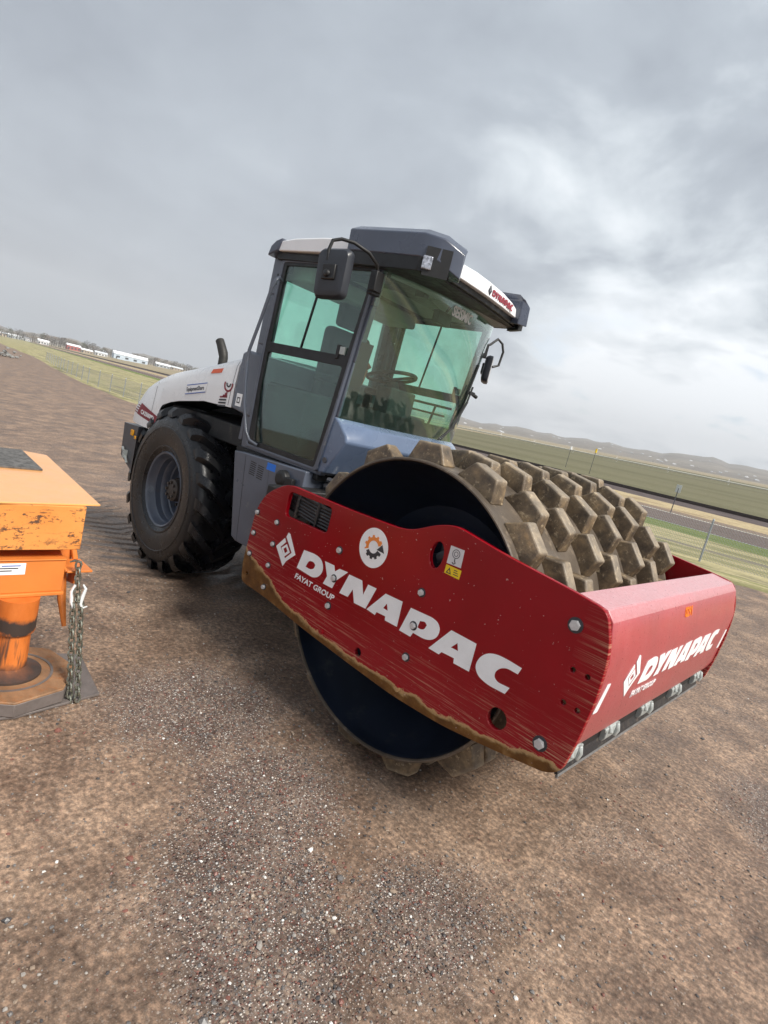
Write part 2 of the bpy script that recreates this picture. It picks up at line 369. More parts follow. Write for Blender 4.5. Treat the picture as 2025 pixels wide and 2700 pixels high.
M['drum_in'] = pm('black_drum_paint', (0.006, 0.011, 0.024), 0.42, var=0.4, scale=2.5, dust=(0.04, 0.042, 0.045), dust_amt=0.03)
M['rim'] = pm('rim_paint', (0.085, 0.10, 0.135), 0.35, var=0.2, scale=6, coat=0.2, dust=(0.12, 0.10, 0.09), dust_amt=0.05)
M['hub'] = pm('muddy_hub', (0.055, 0.042, 0.035), 0.6, var=0.4, scale=14, dust=(0.11, 0.08, 0.06), dust_amt=0.1)
M['win'] = glass('cab_glass', (0.80, 0.98, 0.91)); M['windscreen'] = glass('windscreen_glass', (0.84, 0.99, 0.93), 1.25)
M['lens'] = pm('lamp_lens', (0.42, 0.44, 0.50), 0.12, 0.5, var=0.85, scale=55, dust=(0.9, 0.9, 0.95), dust_amt=0.1)
M['amber'] = pm('amber_lens', (0.75, 0.33, 0.01), 0.25, var=0.15, scale=20)
M['reflector'] = pm('orange_reflector', (0.72, 0.10, 0.02), 0.35, var=0.1, scale=20)
M['orange_text'] = pm('orange_print', (0.80, 0.20, 0.01), 0.5, var=0.1)
M['red_text'] = pm('red_print', (0.24, 0.02, 0.035), 0.5, var=0.1)
M['dark_text'] = pm('dark_print', (0.03, 0.032, 0.04), 0.5, var=0.1)
M['blue_text'] = pm('blue_print', (0.06, 0.14, 0.45), 0.5, var=0.1)
M['blue'] = pm('blue_sticker', (0.01, 0.16, 0.66), 0.4, var=0.05)
M['yellow'] = pm('yellow_sticker', (0.80, 0.55, 0.01), 0.4, var=0.05)
M['sticker_or'] = pm('orange_sticker_print', (0.80, 0.24, 0.045), 0.4, var=0.05)
M['liner'] = pm('pale_headliner', (0.34, 0.34, 0.32), 0.9, var=0.08, scale=4)
M['seat'] = pm('seat_fabric', (0.012, 0.014, 0.014), 0.8, var=0.3, scale=20)
M['trim'] = pm('cab_trim', (0.016, 0.019, 0.019), 0.7, var=0.2, scale=5)
M['or_paint'] = pm('orange_machine_paint', (0.68, 0.205, 0.038), 0.45, var=0.10, scale=4, coat=0.2)
M['or_deck'] = pm('sky_paled_orange_deck', (0.84, 0.40, 0.13), 0.38, var=0.08, scale=3, coat=0.7)  # deck orange paled in its base colour to imitate the sky's reflection
M['rust'] = pm('rusty_plate', (0.30, 0.165, 0.085), 0.6, 0.1, var=0.4, scale=9, dust=(0.30, 0.12, 0.04), dust_amt=0.12, bmp=0.3)
M['zinc'] = pm('zinc_chain', (0.30, 0.30, 0.245), 0.27, 0.8, var=0.5, scale=40)
M['plate_grey'] = pm('muddy_grey_steel', (0.17, 0.145, 0.135), 0.5, 0.2, var=0.25, scale=12)
M['exh'] = pm('exhaust_black', (0.03, 0.028, 0.026), 0.55, 0.3, var=0.3, scale=14)

# ------------------------------------------------------------ the ground
NX, NY = 0.0374, 0.0408
def land(x, y):
    d = np.hypot(x-2.0, y+3.6); s = np.clip((d-4.5)/9.0, 0, 1); s = s*s*(3-2*s)
    return s*(NX*x+NY*y) + 0.05*np.exp(-((x+3.0)**2+(y+0.6)**2)/1.6)
def L1(tab):
    xs = [p[0] for p in tab]; ys = [p[1] for p in tab]
    return lambda x: np.interp(x, xs, ys)
E_yard = L1([(-3000, 600), (-1500, 306), (-440, 91), (-157, 34.6), (-82, 20.7), (-55, 14.4), (-40, 11.2), (-28, 9.3), (-14, 9.4), (0, 9.9), (60, 9.6), (900, 9.0)])
def off(c): return L1([(-3000, c+720), (-10, c+1.6), (0, c), (900, c-6)])
XS = np.unique(np.concatenate([-np.geomspace(0.6, 3000, 90), [0], np.geomspace(0.6, 700, 50)]))
def strip(name, f0, f1, mat, ny=3, lift=0.0, xs=XS, wob=0.0, kind='structure', rag=0.0):
    vs = []; fs = []
    for i, x in enumerate(xs):
        a = float(f0(x)); b = float(f1(x))
        for j in range(ny+1):
            y = a+(b-a)*j/ny
            vs.append((x, y, float(land(x, y))+lift+wob*math.sin(math.pi*j/ny)))
    m = ny+1
    for i in range(len(xs)-1):
        for j in range(ny): fs.append((i*m+j, (i+1)*m+j, (i+1)*m+j+1, i*m+j+1))
    mb = MB(); mb.add(vs, fs); o = mb.build(name, mat, recalc=False)
    o.data.polygons.foreach_set('use_smooth', [True]*len(o.data.polygons)); tag(o, kind=kind); return o

STONY = [(0.05, -1.75, .42), (0.45, -2.15, .42), (0.75, -2.25, .35), (-0.7, -1.7, .5), (1.0, -1.6, .3), (-6, 3, 2.0), (2.6, 1.2, .8)]
def yard_mat():
    m, t, bs, L = new_mat('wet_gravel'); co = coords(t)
    big = tex_noise(t, co, 0.42, 5, 0.6); mid = tex_noise(t, co, 2.3, 7, 0.62); fine = tex_noise(t, co, 38, 6, 0.72); vfine = tex_noise(t, co, 150, 3, 0.7)
    c = ramp(t, mid, [(0.30, (0.115, 0.076, 0.054)), (0.50, (0.205, 0.141, 0.100)), (0.72, (0.35, 0.245, 0.172))])
    spb = t.nodes.new('ShaderNodeSeparateXYZ'); L(co, spb.inputs[0])
    acc = None
    for (bx_, by_, br_) in STONY:
        dx_ = mth(t, 'SUBTRACT', spb.outputs[0], bx_); dy_ = mth(t, 'SUBTRACT', spb.outputs[1], by_)
        g_ = mth(t, 'EXPONENT', mth(t, 'MULTIPLY', mth(t, 'ADD', mth(t, 'MULTIPLY', dx_, dx_), mth(t, 'MULTIPLY', dy_, dy_)), -1.0/(br_*br_)))
        acc = g_ if acc is None else mth(t, 'MAXIMUM', acc, g_)
    pat = ramp(t, mth(t, 'ADD', mth(t, 'MULTIPLY', acc, 0.55), mth(t, 'MULTIPLY', tex_noise(t, co, 1.1, 6, 0.62), 0.9)), [(0.50, 0.0), (0.78, 1.0)])
    c = mixc(t, mth(t, 'MULTIPLY', pat, 0.85), c, ramp(t, mid, [(0.3, (0.070, 0.052, 0.044)), (0.7, (0.165, 0.125, 0.102))]))
    c = mixc(t, 0.85, c, ramp(t, fine, [(0.30, (0.22, 0.21, 0.21)), (0.5, (0.92, 0.92, 0.92)), (0.70, (2.3, 2.2, 2.1))]), 'MULTIPLY')
    # embedded stones
    def cells(scale, dens, size):
        v = t.nodes.new('ShaderNodeTexVoronoi'); v.inputs['Scale'].default_value = scale; L(co, v.inputs['Vector'])
        sp = t.nodes.new('ShaderNodeSeparateColor'); L(v.outputs['Color'], sp.inputs[0])
        f = mth(t, 'MULTIPLY', mth(t, 'LESS_THAN', v.outputs['Distance'], size), mth(t, 'GREATER_THAN', sp.outputs[0], dens))
        return f, sp.outputs[1], v.outputs['Distance']
    f1, r1, d1 = cells(75, 0.50, 0.42); f2, r2, d2 = cells(150, 0.40, 0.45)
    sc = [(0.0, (0.05, 0.045, 0.045)), (0.25, (0.20, 0.075, 0.055)), (0.45, (0.27, 0.22, 0.19)), (0.72, (0.13, 0.12, 0.12)), (0.86, (0.48, 0.42, 0.36)), (1.0, (0.85, 0.80, 0.74))]
    k = mth(t, 'ADD', 0.10, mth(t, 'MULTIPLY', pat, 0.80))
    c = mixc(t, mth(t, 'MULTIPLY', f2, k), c, ramp(t, r2, sc)); c = mixc(t, mth(t, 'MULTIPLY', f1, k), c, ramp(t, r1, sc))
    # paler, smoother clay towards the distance side of the yard
    L(c, bs.inputs['Base Color'])
    L(ramp(t, mid, [(0.3, 0.42), (0.7, 0.72)]), bs.inputs['Roughness']); bs.inputs['Specular IOR Level'].default_value = 0.35
    # tyre marks: long ridges running beside the machine
    trk = tex_noise(t, co, 1.0, 5, 0.6, (16.0, 2.2, 1)); 
    spx = t.nodes.new('ShaderNodeSeparateXYZ'); L(co, spx.inputs[0])
    wob = tex_noise(t, co, 1.6, 3, 0.5)
    yy_ = mth(t, 'ABSOLUTE', mth(t, 'ADD', spx.outputs[1], mth(t, 'ADD', 0.75, mth(t, 'MULTIPLY', mth(t, 'SUBTRACT', wob, 0.5), 0.5))))
    lug = mth(t, 'SINE', mth(t, 'ADD', mth(t, 'MULTIPLY', spx.outputs[0], 27.0), mth(t, 'ADD', mth(t, 'MULTIPLY', yy_, 14.0), mth(t, 'MULTIPLY', wob, 9.0))))
    msk = mth(t, 'MULTIPLY', ramp(t, yy_, [(0.0, 1.0), (0.42, 0.9), (0.62, 0.15), (1.0, 0.0)]), ramp(t, mth(t, 'MULTIPLY', mth(t, 'ADD', spx.outputs[0], 9.0), 0.14, clamp=True), [(0.0, 0.25), (0.5, 1.0), (0.83, 1.0), (0.93, 0.0)]))
    lugs = mth(t, 'MULTIPLY', mth(t, 'MULTIPLY', lug, msk), 0.9)
    h = mth(t, 'ADD', lugs, mth(t, 'MULTIPLY', mid, 1.2), mth(t, 'ADD', mth(t, 'MULTIPLY', fine, 0.60), mth(t, 'MULTIPLY', vfine, 0.30)))
    h = mth(t, 'ADD', h, mth(t, 'ADD', mth(t, 'MULTIPLY', mth(t, 'MULTIPLY', f1, pat), mth(t, 'SUBTRACT', 0.45, d1)), mth(t, 'MULTIPLY', trk, 0.22)))
    bump(t, bs, h, 1.0, 0.030)
    return m
def ground_mat(name, stops, scale, vs=(1, 1, 1), fine=30, rough=0.9, second=None):
    m, t, bs, L = new_mat(name); co = coords(t)
    c = ramp(t, tex_noise(t, co, scale, 7, 0.65, vs), stops)
    if second:
        s2, st2, vs2, thr = second
        c = mixc(t, ramp(t, tex_noise(t, co, s2, 6, 0.6, vs2), [(thr-0.06, 0.0), (thr+0.06, 1.0)]), c, st2)
    c = mixc(t, 0.6, c, ramp(t, tex_noise(t, co, fine, 5, 0.7), [(0.3, (0.6, 0.6, 0.6)), (0.7, (1.35, 1.35, 1.35))]), 'MULTIPLY')
    L(c, bs.inputs['Base Color']); bs.inputs['Roughness'].default_value = rough; bs.inputs['Specular IOR Level'].default_value = 0.2
    bump(t, bs, tex_noise(t, co, fine*0.7, 5), 0.5, 0.03)
    return m
GX = dict(
    verge=ground_mat('verge_grass', [(0.28, (0.16, 0.145, 0.07)), (0.44, (0.25, 0.235, 0.11)), (0.53, (0.44, 0.38, 0.22)), (0.62, (0.21, 0.215, 0.085)), (0.75, (0.38, 0.33, 0.19))], 0.9, (0.22, 1.6, 1), 14, second=(0.5, (0.17, 0.15, 0.12), (0.3, 2.2, 1), 0.60)),
    green=ground_mat('green_verge', [(0.3, (0.10, 0.14, 0.035)), (0.7, (0.19, 0.22, 0.07))], 1.1, (0.3, 1.4, 1), 14),
    road=ground_mat('road_surface', [(0.3, (0.125, 0.095, 0.085)), (0.7, (0.17, 0.13, 0.115))], 1.2, (0.2, 1, 1), 40),
    dry=ground_mat('dry_grass', [(0.3, (0.26, 0.19, 0.12)), (0.55, (0.46, 0.37, 0.22)), (0.8, (0.30, 0.24, 0.15))], 0.9, (0.5, 1.4, 1), 10),
    rail=ground_mat('rail_ballast', [(0.3, (0.07, 0.055, 0.055)), (0.7, (0.13, 0.105, 0.10))], 1.5, (0.3, 1, 1), 12),
    field=ground_mat('green_field', [(0.3, (0.105, 0.098, 0.052)), (0.55, (0.155, 0.145, 0.082)), (0.75, (0.15, 0.128, 0.085))], 0.07, (0.15, 1.5, 1), 2.5),
    tan=ground_mat('tan_field', [(0.3, (0.23, 0.19, 0.13)), (0.7, (0.36, 0.30, 0.19))], 0.05, (0.2, 1.2, 1), 2.0),
    dirt=ground_mat('bare_dirt', [(0.3, (0.17, 0.125, 0.095)), (0.7, (0.25, 0.19, 0.14))], 0.3, (0.2, 1.3, 1), 8))
M_yard = yard_mat()
XY = np.unique(np.concatenate([-np.geomspace(0.4, 3000, 110), [0], np.geomspace(0.4, 700, 60)]))
def lowf(x): return np.where(x < 0, -40.0, -40.0)
# gravel yard: a mesh denser near the camera
def yard():
    vs = []; fs = []
    tt = np.concatenate([[0, 0.3, 0.5], np.linspace(0.6, 1.0, 40)])
    for x in XY:
        e = float(E_yard(x))+0.10*math.sin(x*1.7)+0.07*math.sin(x*4.1+1)
        for s in tt:
            y = -60+(e+60)*s; vs.append((x, y, float(land(x, y))+0.012*math.sin(x*1.3+y*0.7)*math.sin(y*1.9-x*0.4)*(1 if abs(x) < 30 else 0)))
    m = len(tt)
    for i in range(len(XY)-1):
        for j in range(m-1): fs.append((i*m+j, (i+1)*m+j, (i+1)*m+j+1, i*m+j+1))
    mb = MB(); mb.add(vs, fs); o = mb.build('gravel_yard', M_yard, recalc=False)
    o.data.polygons.foreach_set('use_smooth', [True]*len(o.data.polygons)); tag(o, kind='structure')
yard()
E_low = lambda x: E_yard(x)-0.35
strip('grass_verge', E_low, off(16.6), GX['verge'], 8, -0.012)
strip('green_verge', off(16.6), off(18.9), GX['green'], 2, -0.012)
strip('road', off(18.9), off(23.5), GX['road'], 3, 0.0)
M_line = pm('road_paint', (0.66, 0.63, 0.56), 0.7, var=0.2, scale=3)
strip('road_marking', off(23.2), off(23.42), M_line, 1, 0.006)
strip('dirt_verge', off(23.5), off(25.2), GX['dirt'], 1, 0.0)
strip('dry_grass_strip', off(25.2), off(29.4), GX['dry'], 3, 0.0, wob=0.12)
strip('railway_bed', off(29.4), off(35.4), GX['rail'], 4, 0.0, wob=0.12)
XF = XS
strip('field', off(35.4), off(330), GX['field'], 30, 0.0, xs=XS[XS > -130])
strip('tan_field', off(35.4), off(330), GX['tan'], 30, 0.0, xs=XS[XS <= XS[XS > -130][0]])
strip('plain', off(330), off(1500), GX['tan'], 20, 0.0)

# rails of the railway
def rails():
    for c in (31.9, 33.35):
        f = off(c); mb = MB(); pts = [(float(x), float(f(x)), float(land(x, f(x)))+0.10+0.07) for x in XS if -900 < x < 200]
        vs = []; fs = []
        for p in pts: vs += [(p[0], p[1]-0.05, p[2]-0.12), (p[0], p[1]+0.05, p[2]-0.12), (p[0], p[1]+0.05, p[2]+0.05), (p[0], p[1]-0.05, p[2]+0.05)]
        for i in range(len(pts)-1):
            for k in range(4): fs.append((i*4+k, (i+1)*4+k, (i+1)*4+(k+1) % 4, i*4+(k+1) % 4))
        o = MB().add(vs, fs).build('rail', pm('rail_steel', (0.06, 0.045, 0.04), 0.5, 0.5, var=0.2))
        tag(o, 'long dark steel rail on the dark track bed, %s the road' % ('nearer' if c < 32.5 else 'farther from'), 'rail', 'two rails of the railway track')
rails()

# irrigation pipe across the field
def pipe():
    f = off(128.0); mb = MB(); pts = [(float(x), float(f(x)), float(land(x, f(x)))+0.85) for x in np.linspace(-200, 60, 60)]
    mb.tube(pts, 0.17, 6)
    root = mb.build('irrigation_pipe', pm('pipe_white', (0.62, 0.60, 0.52), 0.5, var=0.1), smooth=True)
    tag(root, 'long pale irrigation pipe on wheels crossing the green field', 'pipe')
    wm = MB(); proto = None
    for i in range(0, 60, 3):
        w = MB(); w.lathe([(0.62, -0.03), (0.66, 0), (0.62, 0.03)], 14, 'x', closed=True)
        o = w.build('wheel', M['steel'], root) if proto is None else proto.copy()
        if proto is not None: COL.objects.link(o); o.parent = root
        proto = proto or o; o.location = pts[i]
pipe()

# hills beyond the town
def hills():
    m, t, bs, L = new_mat('hill_scrub'); co = coords(t)
    c = ramp(t, tex_noise(t, co, 0.004, 8, 0.65, (1, 1, 4)), [(0.35, (0.17, 0.15, 0.13)), (0.6, (0.26, 0.23, 0.19)), (0.8, (0.34, 0.30, 0.24))])
    c = mixc(t, ramp(t, tex_noise(t, co, 0.03, 6, 0.8), [(0.45, 0.0), (0.62, 0.75)]), c, (0.11, 0.10, 0.09))
    L(c, bs.inputs['Base Color']); bs.inputs['Roughness'].default_value = 1; bs.inputs['Specular IOR Level'].default_value = 0
    az = np.radians(np.linspace(60, 215, 240)); rr = np.array([1150, 1350, 1600, 1900, 2200, 2500, 2800, 3100, 3600, 4300, 5200])
    prof = np.array([0, 0.12, 0.30, 0.5, 0.72, 0.92, 1.0, 0.9, 0.6, 0.2, 0])
    vs = []; fs = []
    for a in az:
        d = math.degrees(a)
        amp = np.interp(d, [60, 95, 99, 104, 107, 112, 125, 140, 152, 160, 168, 215], [56, 44, 46, 58, 46, 38, 28, 24, 24, 28, 32, 34])
        amp += 5*math.sin(d*0.9)+3*math.sin(d*2.3+1)+1.5*math.sin(d*6.1)
        for r, p in zip(rr, prof):
            x = 2+r*math.cos(a); y = -3.6+r*math.sin(a)
            vs.append((x, y, NX*x+NY*y+amp*p*(1+0.12*math.sin(r*0.01+d*0.5))-1.0))
    m2 = len(rr)
    for i in range(len(az)-1):
        for j in range(m2-1): fs.append((i*m2+j, i*m2+j+1, (i+1)*m2+j+1, (i+1)*m2+j))
    o = MB().add(vs, fs).build('hills', m, smooth=True); tag(o, kind='structure')
hills()

# fence along the yard
def fence():
    fx = lambda x: np.interp(x, [-82, -55, -40, -28, -14, -1.4, 10, 40], [21.6, 15.0, 11.7, 9.9, 10.6, 11.75, 12.0, 12.2])
    root = empty('chain_link_fence', (0, 0, 0)); tag(root, 'low grey wire fence on thin posts between the gravel yard and the grass', 'fence')
    m = bpy.data.materials.new('wire_mesh'); m.use_nodes = True; t = m.node_tree; bs = t.nodes['Principled BSDF']
    bs.inputs['Base Color'].default_value = (0.45, 0.47, 0.48, 1); bs.inputs['Metallic'].default_value = 0.4; bs.inputs['Roughness'].default_value = 0.5
    co = coords(t)
    w = t.nodes.new('ShaderNodeTexWave'); w.wave_type = 'BANDS'; w.bands_direction = 'DIAGONAL'; w.inputs['Scale'].default_value = 9; t.links.new(co, w.inputs[0])
    t.links.new(ramp(t, w.outputs[0], [(0.0, 0.07), (0.85, 0.07), (0.95, 0.45)]), bs.inputs['Alpha'])
    xs = np.concatenate([np.arange(-82, -28, 1.5), np.arange(-28, 40, 1.5)])
    vs = []; fs = []
    for x in xs:
        y = float(fx(x)); z = float(land(x, y)); vs += [(x, y-0.003, z+0.04), (x, y-0.003, z+0.98), (x, y+0.003, z+0.98), (x, y+0.003, z+0.04)]
    for i in range(len(xs)-1):
        for k in range(4): fs.append((i*4+k, (i+1)*4+k, (i+1)*4+(k+1) % 4, i*4+(k+1) % 4))
    MB().add(vs, fs).build('wire_panel', m, root)
    pm_ = pm('galvanised_post', (0.36, 0.39, 0.42), 0.45, 0.5, var=0.15, scale=8); proto = None
    for x in list(np.arange(-79, -4, 3.0))+[-1.4, 2.6, 6.6, 10.6, 14.6, 20, 26]:
        y = float(fx(x)); z = float(land(x, y))
        if proto is None:
            mb = MB(); mb.tube([(0, 0, -0.1), (0, 0, 1.02)], 0.024, 8); mb.tube([(0, 0, 1.02), (0, 0, 1.05)], [0.03, 0.012], 8)
            o = proto = mb.build('post', pm_, root, smooth=True)
        else: o = proto.copy(); COL.objects.link(o)
        o.location = (x, y, z)
fence()

# ------------------------------------------------------------ town, trees, markers
WM = {k: pm('wall_'+k, c, 0.8, var=0.12, scale=0.4) for k, c in dict(white=(0.72, 0.72, 0.72), grey=(0.40, 0.43, 0.46), tan=(0.46, 0.37, 0.28), red=(0.42, 0.12, 0.11), blue=(0.50, 0.58, 0.66)).items()}
RM = {k: pm('roof_'+k, c, 0.6, var=0.1, scale=0.4) for k, c in dict(white=(0.85, 0.86, 0.88), grey=(0.22, 0.22, 0.23), brown=(0.20, 0.13, 0.10), steel=(0.60, 0.63, 0.66), red=(0.40, 0.10, 0.09)).items()}
M_wd = pm('dark_opening', (0.06, 0.065, 0.07), 0.5, var=0.2)
def building(name, x, y, w, d, h, rz, wall, roof, label, cat, group=None, pitch=0.22, nwin=3, detail=True):
    z = float(land(x, y)) if math.hypot(x, y) < 1150 else None
    if z is None: z = HZ(x, y)
    root = empty(name, (x, y, z-0.2), rz); tag(root, label, cat, group)
    MB().box((-w/2, -d/2, 0), (w/2, d/2, h)).build('wall', WM[wall], root)
    rh = d*pitch; e = 0.4
    MB().add([(-w/2-e, -d/2-e, h+.02), (w/2+e, -d/2-e, h+.02), (w/2+e, d/2+e, h+.02), (-w/2-e, d/2+e, h+.02), (-w/2-e, 0, h+rh), (w/2+e, 0, h+rh)],
             [(0, 1, 5, 4), (2, 3, 4, 5), (0, 4, 3), (1, 2, 5), (3, 2, 1, 0)]).build('roof', RM[roof], root)
    if detail:
        for i in range(nwin):
            u = -w/2+w*(i+0.5)/nwin; ww = min(1.4, w/nwin*0.3)
            MB().box((u-ww, -d/2-0.06, h*0.30), (u+ww, -d/2-0.01, h*0.68)).build('window', M_wd, root)
        MB().box((-w/2+w*0.08-0.5, -d/2-0.07, 0.2), (-w/2+w*0.08+0.6, -d/2-0.01, min(2.3, h*0.8))).build('door', M_wd, root)
    return root
def P(az, r): return (2.006+r*math.cos(R_(az)), -3.636+r*math.sin(R_(az)))
def HZ(x, y):
    r = math.hypot(x-2, y+3.6); d = math.degrees(math.atan2(y+3.6, x-2))
    amp = np.interp(d, [60, 95, 99, 104, 107, 112, 125, 140, 152, 160, 168, 215], [56, 44, 46, 58, 46, 38, 28, 24, 24, 28, 32, 34]) + 5*math.sin(d*0.9)+3*math.sin(d*2.3+1)+1.5*math.sin(d*6.1)
    p = np.interp(r, [1150, 1350, 1600, 1900, 2200, 2500, 2800], [0, 0.12, 0.30, 0.5, 0.72, 0.92, 1.0])
    return NX*x+NY*y+amp*p*(1+0.12*math.sin(r*0.01+d*0.5))-1.0
town = [ # azimuth, range, w, d, h, wall, roof, label
 (157.0, 470, 58, 22, 6.0, 'blue', 'white', 'long pale blue metal warehouse with a bright white roof beside the railway', 'warehouse'),
 (154.3, 480, 26, 14, 3.8, 'grey', 'white', 'low grey shed with a white roof right of the long blue warehouse', 'shed'),
 (153.1, 505, 22, 12, 3.2, 'tan', 'steel', 'small tan shed with a steel roof near the bare trees', 'shed'),
 (150.4, 500, 30, 14, 4.2, 'grey', 'white', 'grey workshop with a pale roof left of the red barn', 'workshop'),
 (148.3, 510, 44, 18, 5.0, 'red', 'red', 'long dull red barn just above the white hood', 'barn'),
 (159.3, 470, 20, 12, 3.5, 'white', 'steel', 'white hall with a steel roof left of the long blue warehouse', 'hall'),
 (160.4, 455, 17, 11, 3.4, 'tan', 'white', 'tan house with a white roof near the railway bend', 'house'),
 (161.4, 480, 22, 14, 5.6, 'red', 'white', 'red and white barn with a tall gable near the grey trees', 'barn'),
 (163.6, 510, 18, 12, 4.6, 'white', 'white', 'white house with a bright roof among the dark trees at far left', 'house'),
 (164.7, 560, 13, 11, 4.0, 'white', 'grey', 'small white cottage with a grey roof at far left', 'cottage'),
 (165.6, 600, 24, 12, 4.5, 'grey', 'white', 'pale grey hall with a white roof near the left edge', 'hall'),
 (166.2, 700, 30, 14, 4.5, 'tan', 'steel', 'wide tan hall with a steel roof at the left edge', 'hall'),
]
for a, r, w, d, h, wl, rf, lb, ct in town:
    x, y = P(a, r*1.28); building(ct, x, y, w*.50, d*.52, h*.72, R_(a-90)+0.18, wl, rf, lb, ct, nwin=4)
def crown_mesh(name, seed, n=420, lobes=9):
    r = random.Random(seed); mb = MB()
    cs = [(r.uniform(-1.5, 1.5), r.uniform(-1.5, 1.5), r.uniform(2.3, 5.4), r.uniform(0.7, 1.5)) for _ in range(lobes)]
    for _ in range(n):
        c = r.choice(cs); u = Vector((r.gauss(0, 1), r.gauss(0, 1), r.gauss(0, 1))).normalized()*c[3]*r.uniform(0.55, 1.05)
        p = Vector(c[:3])+u; s = r.uniform(0.10, 0.24); a = Vector((r.gauss(0, 1), r.gauss(0, 1), r.gauss(0, 1))).normalized(); b = a.orthogonal().normalized()
        mb.add([p+a*s, p+b*s, p-a*s*0.7], [(0, 1, 2)])
    return mb
M_bark = pm('bark', (0.10, 0.085, 0.075), 0.9, var=0.3, scale=2)
M_cr = [pm('bare_grey_twigs', (0.14, 0.125, 0.115), 0.95, var=0.35, scale=0.6), pm('olive_scrub', (0.095, 0.10, 0.065), 0.95, var=0.35, scale=0.6), pm('budding_brown_twigs', (0.20, 0.15, 0.10), 0.95, var=0.35, scale=0.6)]
protos = []
for k in range(3):
    root = empty('tree', (0, 0, 0))
    mb = MB(); mb.tube([(0, 0, -0.3), (0.1, 0, 1.2), (0, 0.1, 2.6), (0.1, 0, 4.4)], [0.26, 0.2, 0.14, 0.05], 7)
    for j in range(5): mb.tube([(0, 0, 1.5+j*0.4), (math.cos(j*2.3)*0.7, math.sin(j*2.3)*0.7, 2.5+j*0.45), (math.cos(j*2.3)*1.3, math.sin(j*2.3)*1.3, 3.4+j*0.4)], [0.09, 0.06, 0.02], 5)
    mb.build('trunk', M_bark, root); crown_mesh('crown', 20+k).build('crown', M_cr[k], root, recalc=False)
    protos.append(root)
tl = ['grey leafless tree in the hazy tree line behind the railway', 'dull olive evergreen in the hazy tree line behind the railway', 'brown budding tree in the hazy tree line behind the railway']
used = [False]*3
for i in range(120):
    a = 146.5+21*(i+random.uniform(-0.4, 0.4))/120; r = random.uniform(660, 820); k = random.choice((0, 0, 1, 2))
    x, y = P(a, r); o = protos[k] if not used[k] else dup(protos[k]); used[k] = True
    s = random.uniform(0.9, 1.6)*(1.25 if 160 < a < 164 else 1); o.location = (x, y, float(land(x, y))); o.scale = (s*1.3, s*1.3, s); o.rotation_euler = (0, 0, random.uniform(0, 6))
    tag(o, tl[k], 'tree', 'hazy trees around the town')
# scattered houses on the hillside
hp = []
for k, (wl, rf) in enumerate((('white', 'white'), ('tan', 'grey'), ('grey', 'steel'))):
    hp.append(building('hill_house', 0, 0, 22, 13, 4.6, 0, wl, rf, 'x', 'house', nwin=2, detail=False))
hl = ['tiny white house on the hazy hillside beyond the field', 'tiny tan house with a grey roof on the hazy hillside beyond the field', 'tiny grey shed with a steel roof on the hazy hillside beyond the field']
hu = [False]*3
for i in range(110):
    a = random.uniform(98, 128) if i < 65 else random.uniform(147, 167); r = random.uniform(1200, 2100)
    k = random.choice((0, 0, 1, 2)); x, y = P(a, r); o = hp[k] if not hu[k] else dup(hp[k]); hu[k] = True
    o.location = (x, y, HZ(x, y)-0.3); o.rotation_euler = (0, 0, R_(a-90)+random.uniform(-0.5, 0.5)); s = random.uniform(0.16, 0.32); o.scale = (s, s, s)
    tag(o, hl[k], 'house', 'tiny houses scattered on the hillside')
# marker posts and a small sign by the railway, rubble in the yard
def marker(x, y, col, h, lb):
    z = float(land(x, y)); root = empty('marker_post', (x, y, z)); tag(root, lb, 'marker post')
    MB().tube([(0, 0, -0.1), (0, 0, h*0.85)], 0.022, 6).build('post', M['grey_dark'], root)
    MB().tube([(0, 0, h*0.85), (0, 0, h)], 0.085, 8).build('cap', col, root)
marker(-19.0, 44.9, M['yellow'], 2.2, 'thin marker post with a yellow top beyond the drum, the right of two')
marker(-22.5, 47.5, M['white_decal'], 2.0, 'thin marker post with a pale top beyond the drum, the left of two')
z = float(land(-5.9, 24.2)); sg = empty('road_sign', (-5.9, 24.2, z), R_(20)); tag(sg, 'small pale sign on a thin post at the far edge of the road', 'sign')
MB().tube([(0, 0, -0.1), (0, 0, 1.15)], 0.02, 6).build('post', M['grey_dark'], sg)
MB().box((-0.11, -0.012, 0.95), (0.11, 0.012, 1.3)).build('sign_board', M['cast'], sg, bevel=0.005)
# a pair of pale gate posts beside the hood
for gx, col in ((-31.0, M['dark_text']), (-30.2, M['white_decal'])):
    gy = float(np.interp(gx, [-40, -28], [14.2, 12.4])); z = float(land(gx, gy))
    o = MB().box((-0.13, -0.13, -0.1), (0.13, 0.13, 1.25)).build('gate_post', col, bevel=0.02); o.location = (gx, gy, z)
    tag(o, ('pale square gate post' if col is M['white_decal'] else 'dark square gate post')+' behind the fence near the white hood', 'post')
def rock(mb, c, s, r, sq=0.6):
    bm = bmesh.new(); bmesh.ops.create_icosphere(bm, subdivisions=1, radius=1)
    vs = [(c[0]+v.co.x*s*r.uniform(0.7, 1.2), c[1]+v.co.y*s*r.uniform(0.7, 1.2), c[2]+v.co.z*s*sq*r.uniform(0.7, 1.2)) for v in bm.verts]
    fs = [tuple(v.index for v in f.verts) for f in bm.faces]; bm.free(); mb.add(vs, fs)
rr_ = random.Random(3); mb = MB()
for i in range(34):
    a = rr_.uniform(0, 6.28); q = rr_.random()**0.5*1.7; rock(mb, (-66+q*math.cos(a), 13.0+q*math.sin(a), float(land(-66, 13))+max(0, (2.6-q))*0.42*rr_.random()), rr_.uniform(0.12, 0.32), rr_)
tag(mb.build('rubble_pile', pm('grey_rubble', (0.27, 0.27, 0.26), 0.9, var=0.45, scale=0.9)), 'small grey pile of broken rubble on the gravel yard at the left edge', 'rubble', kind='stuff')

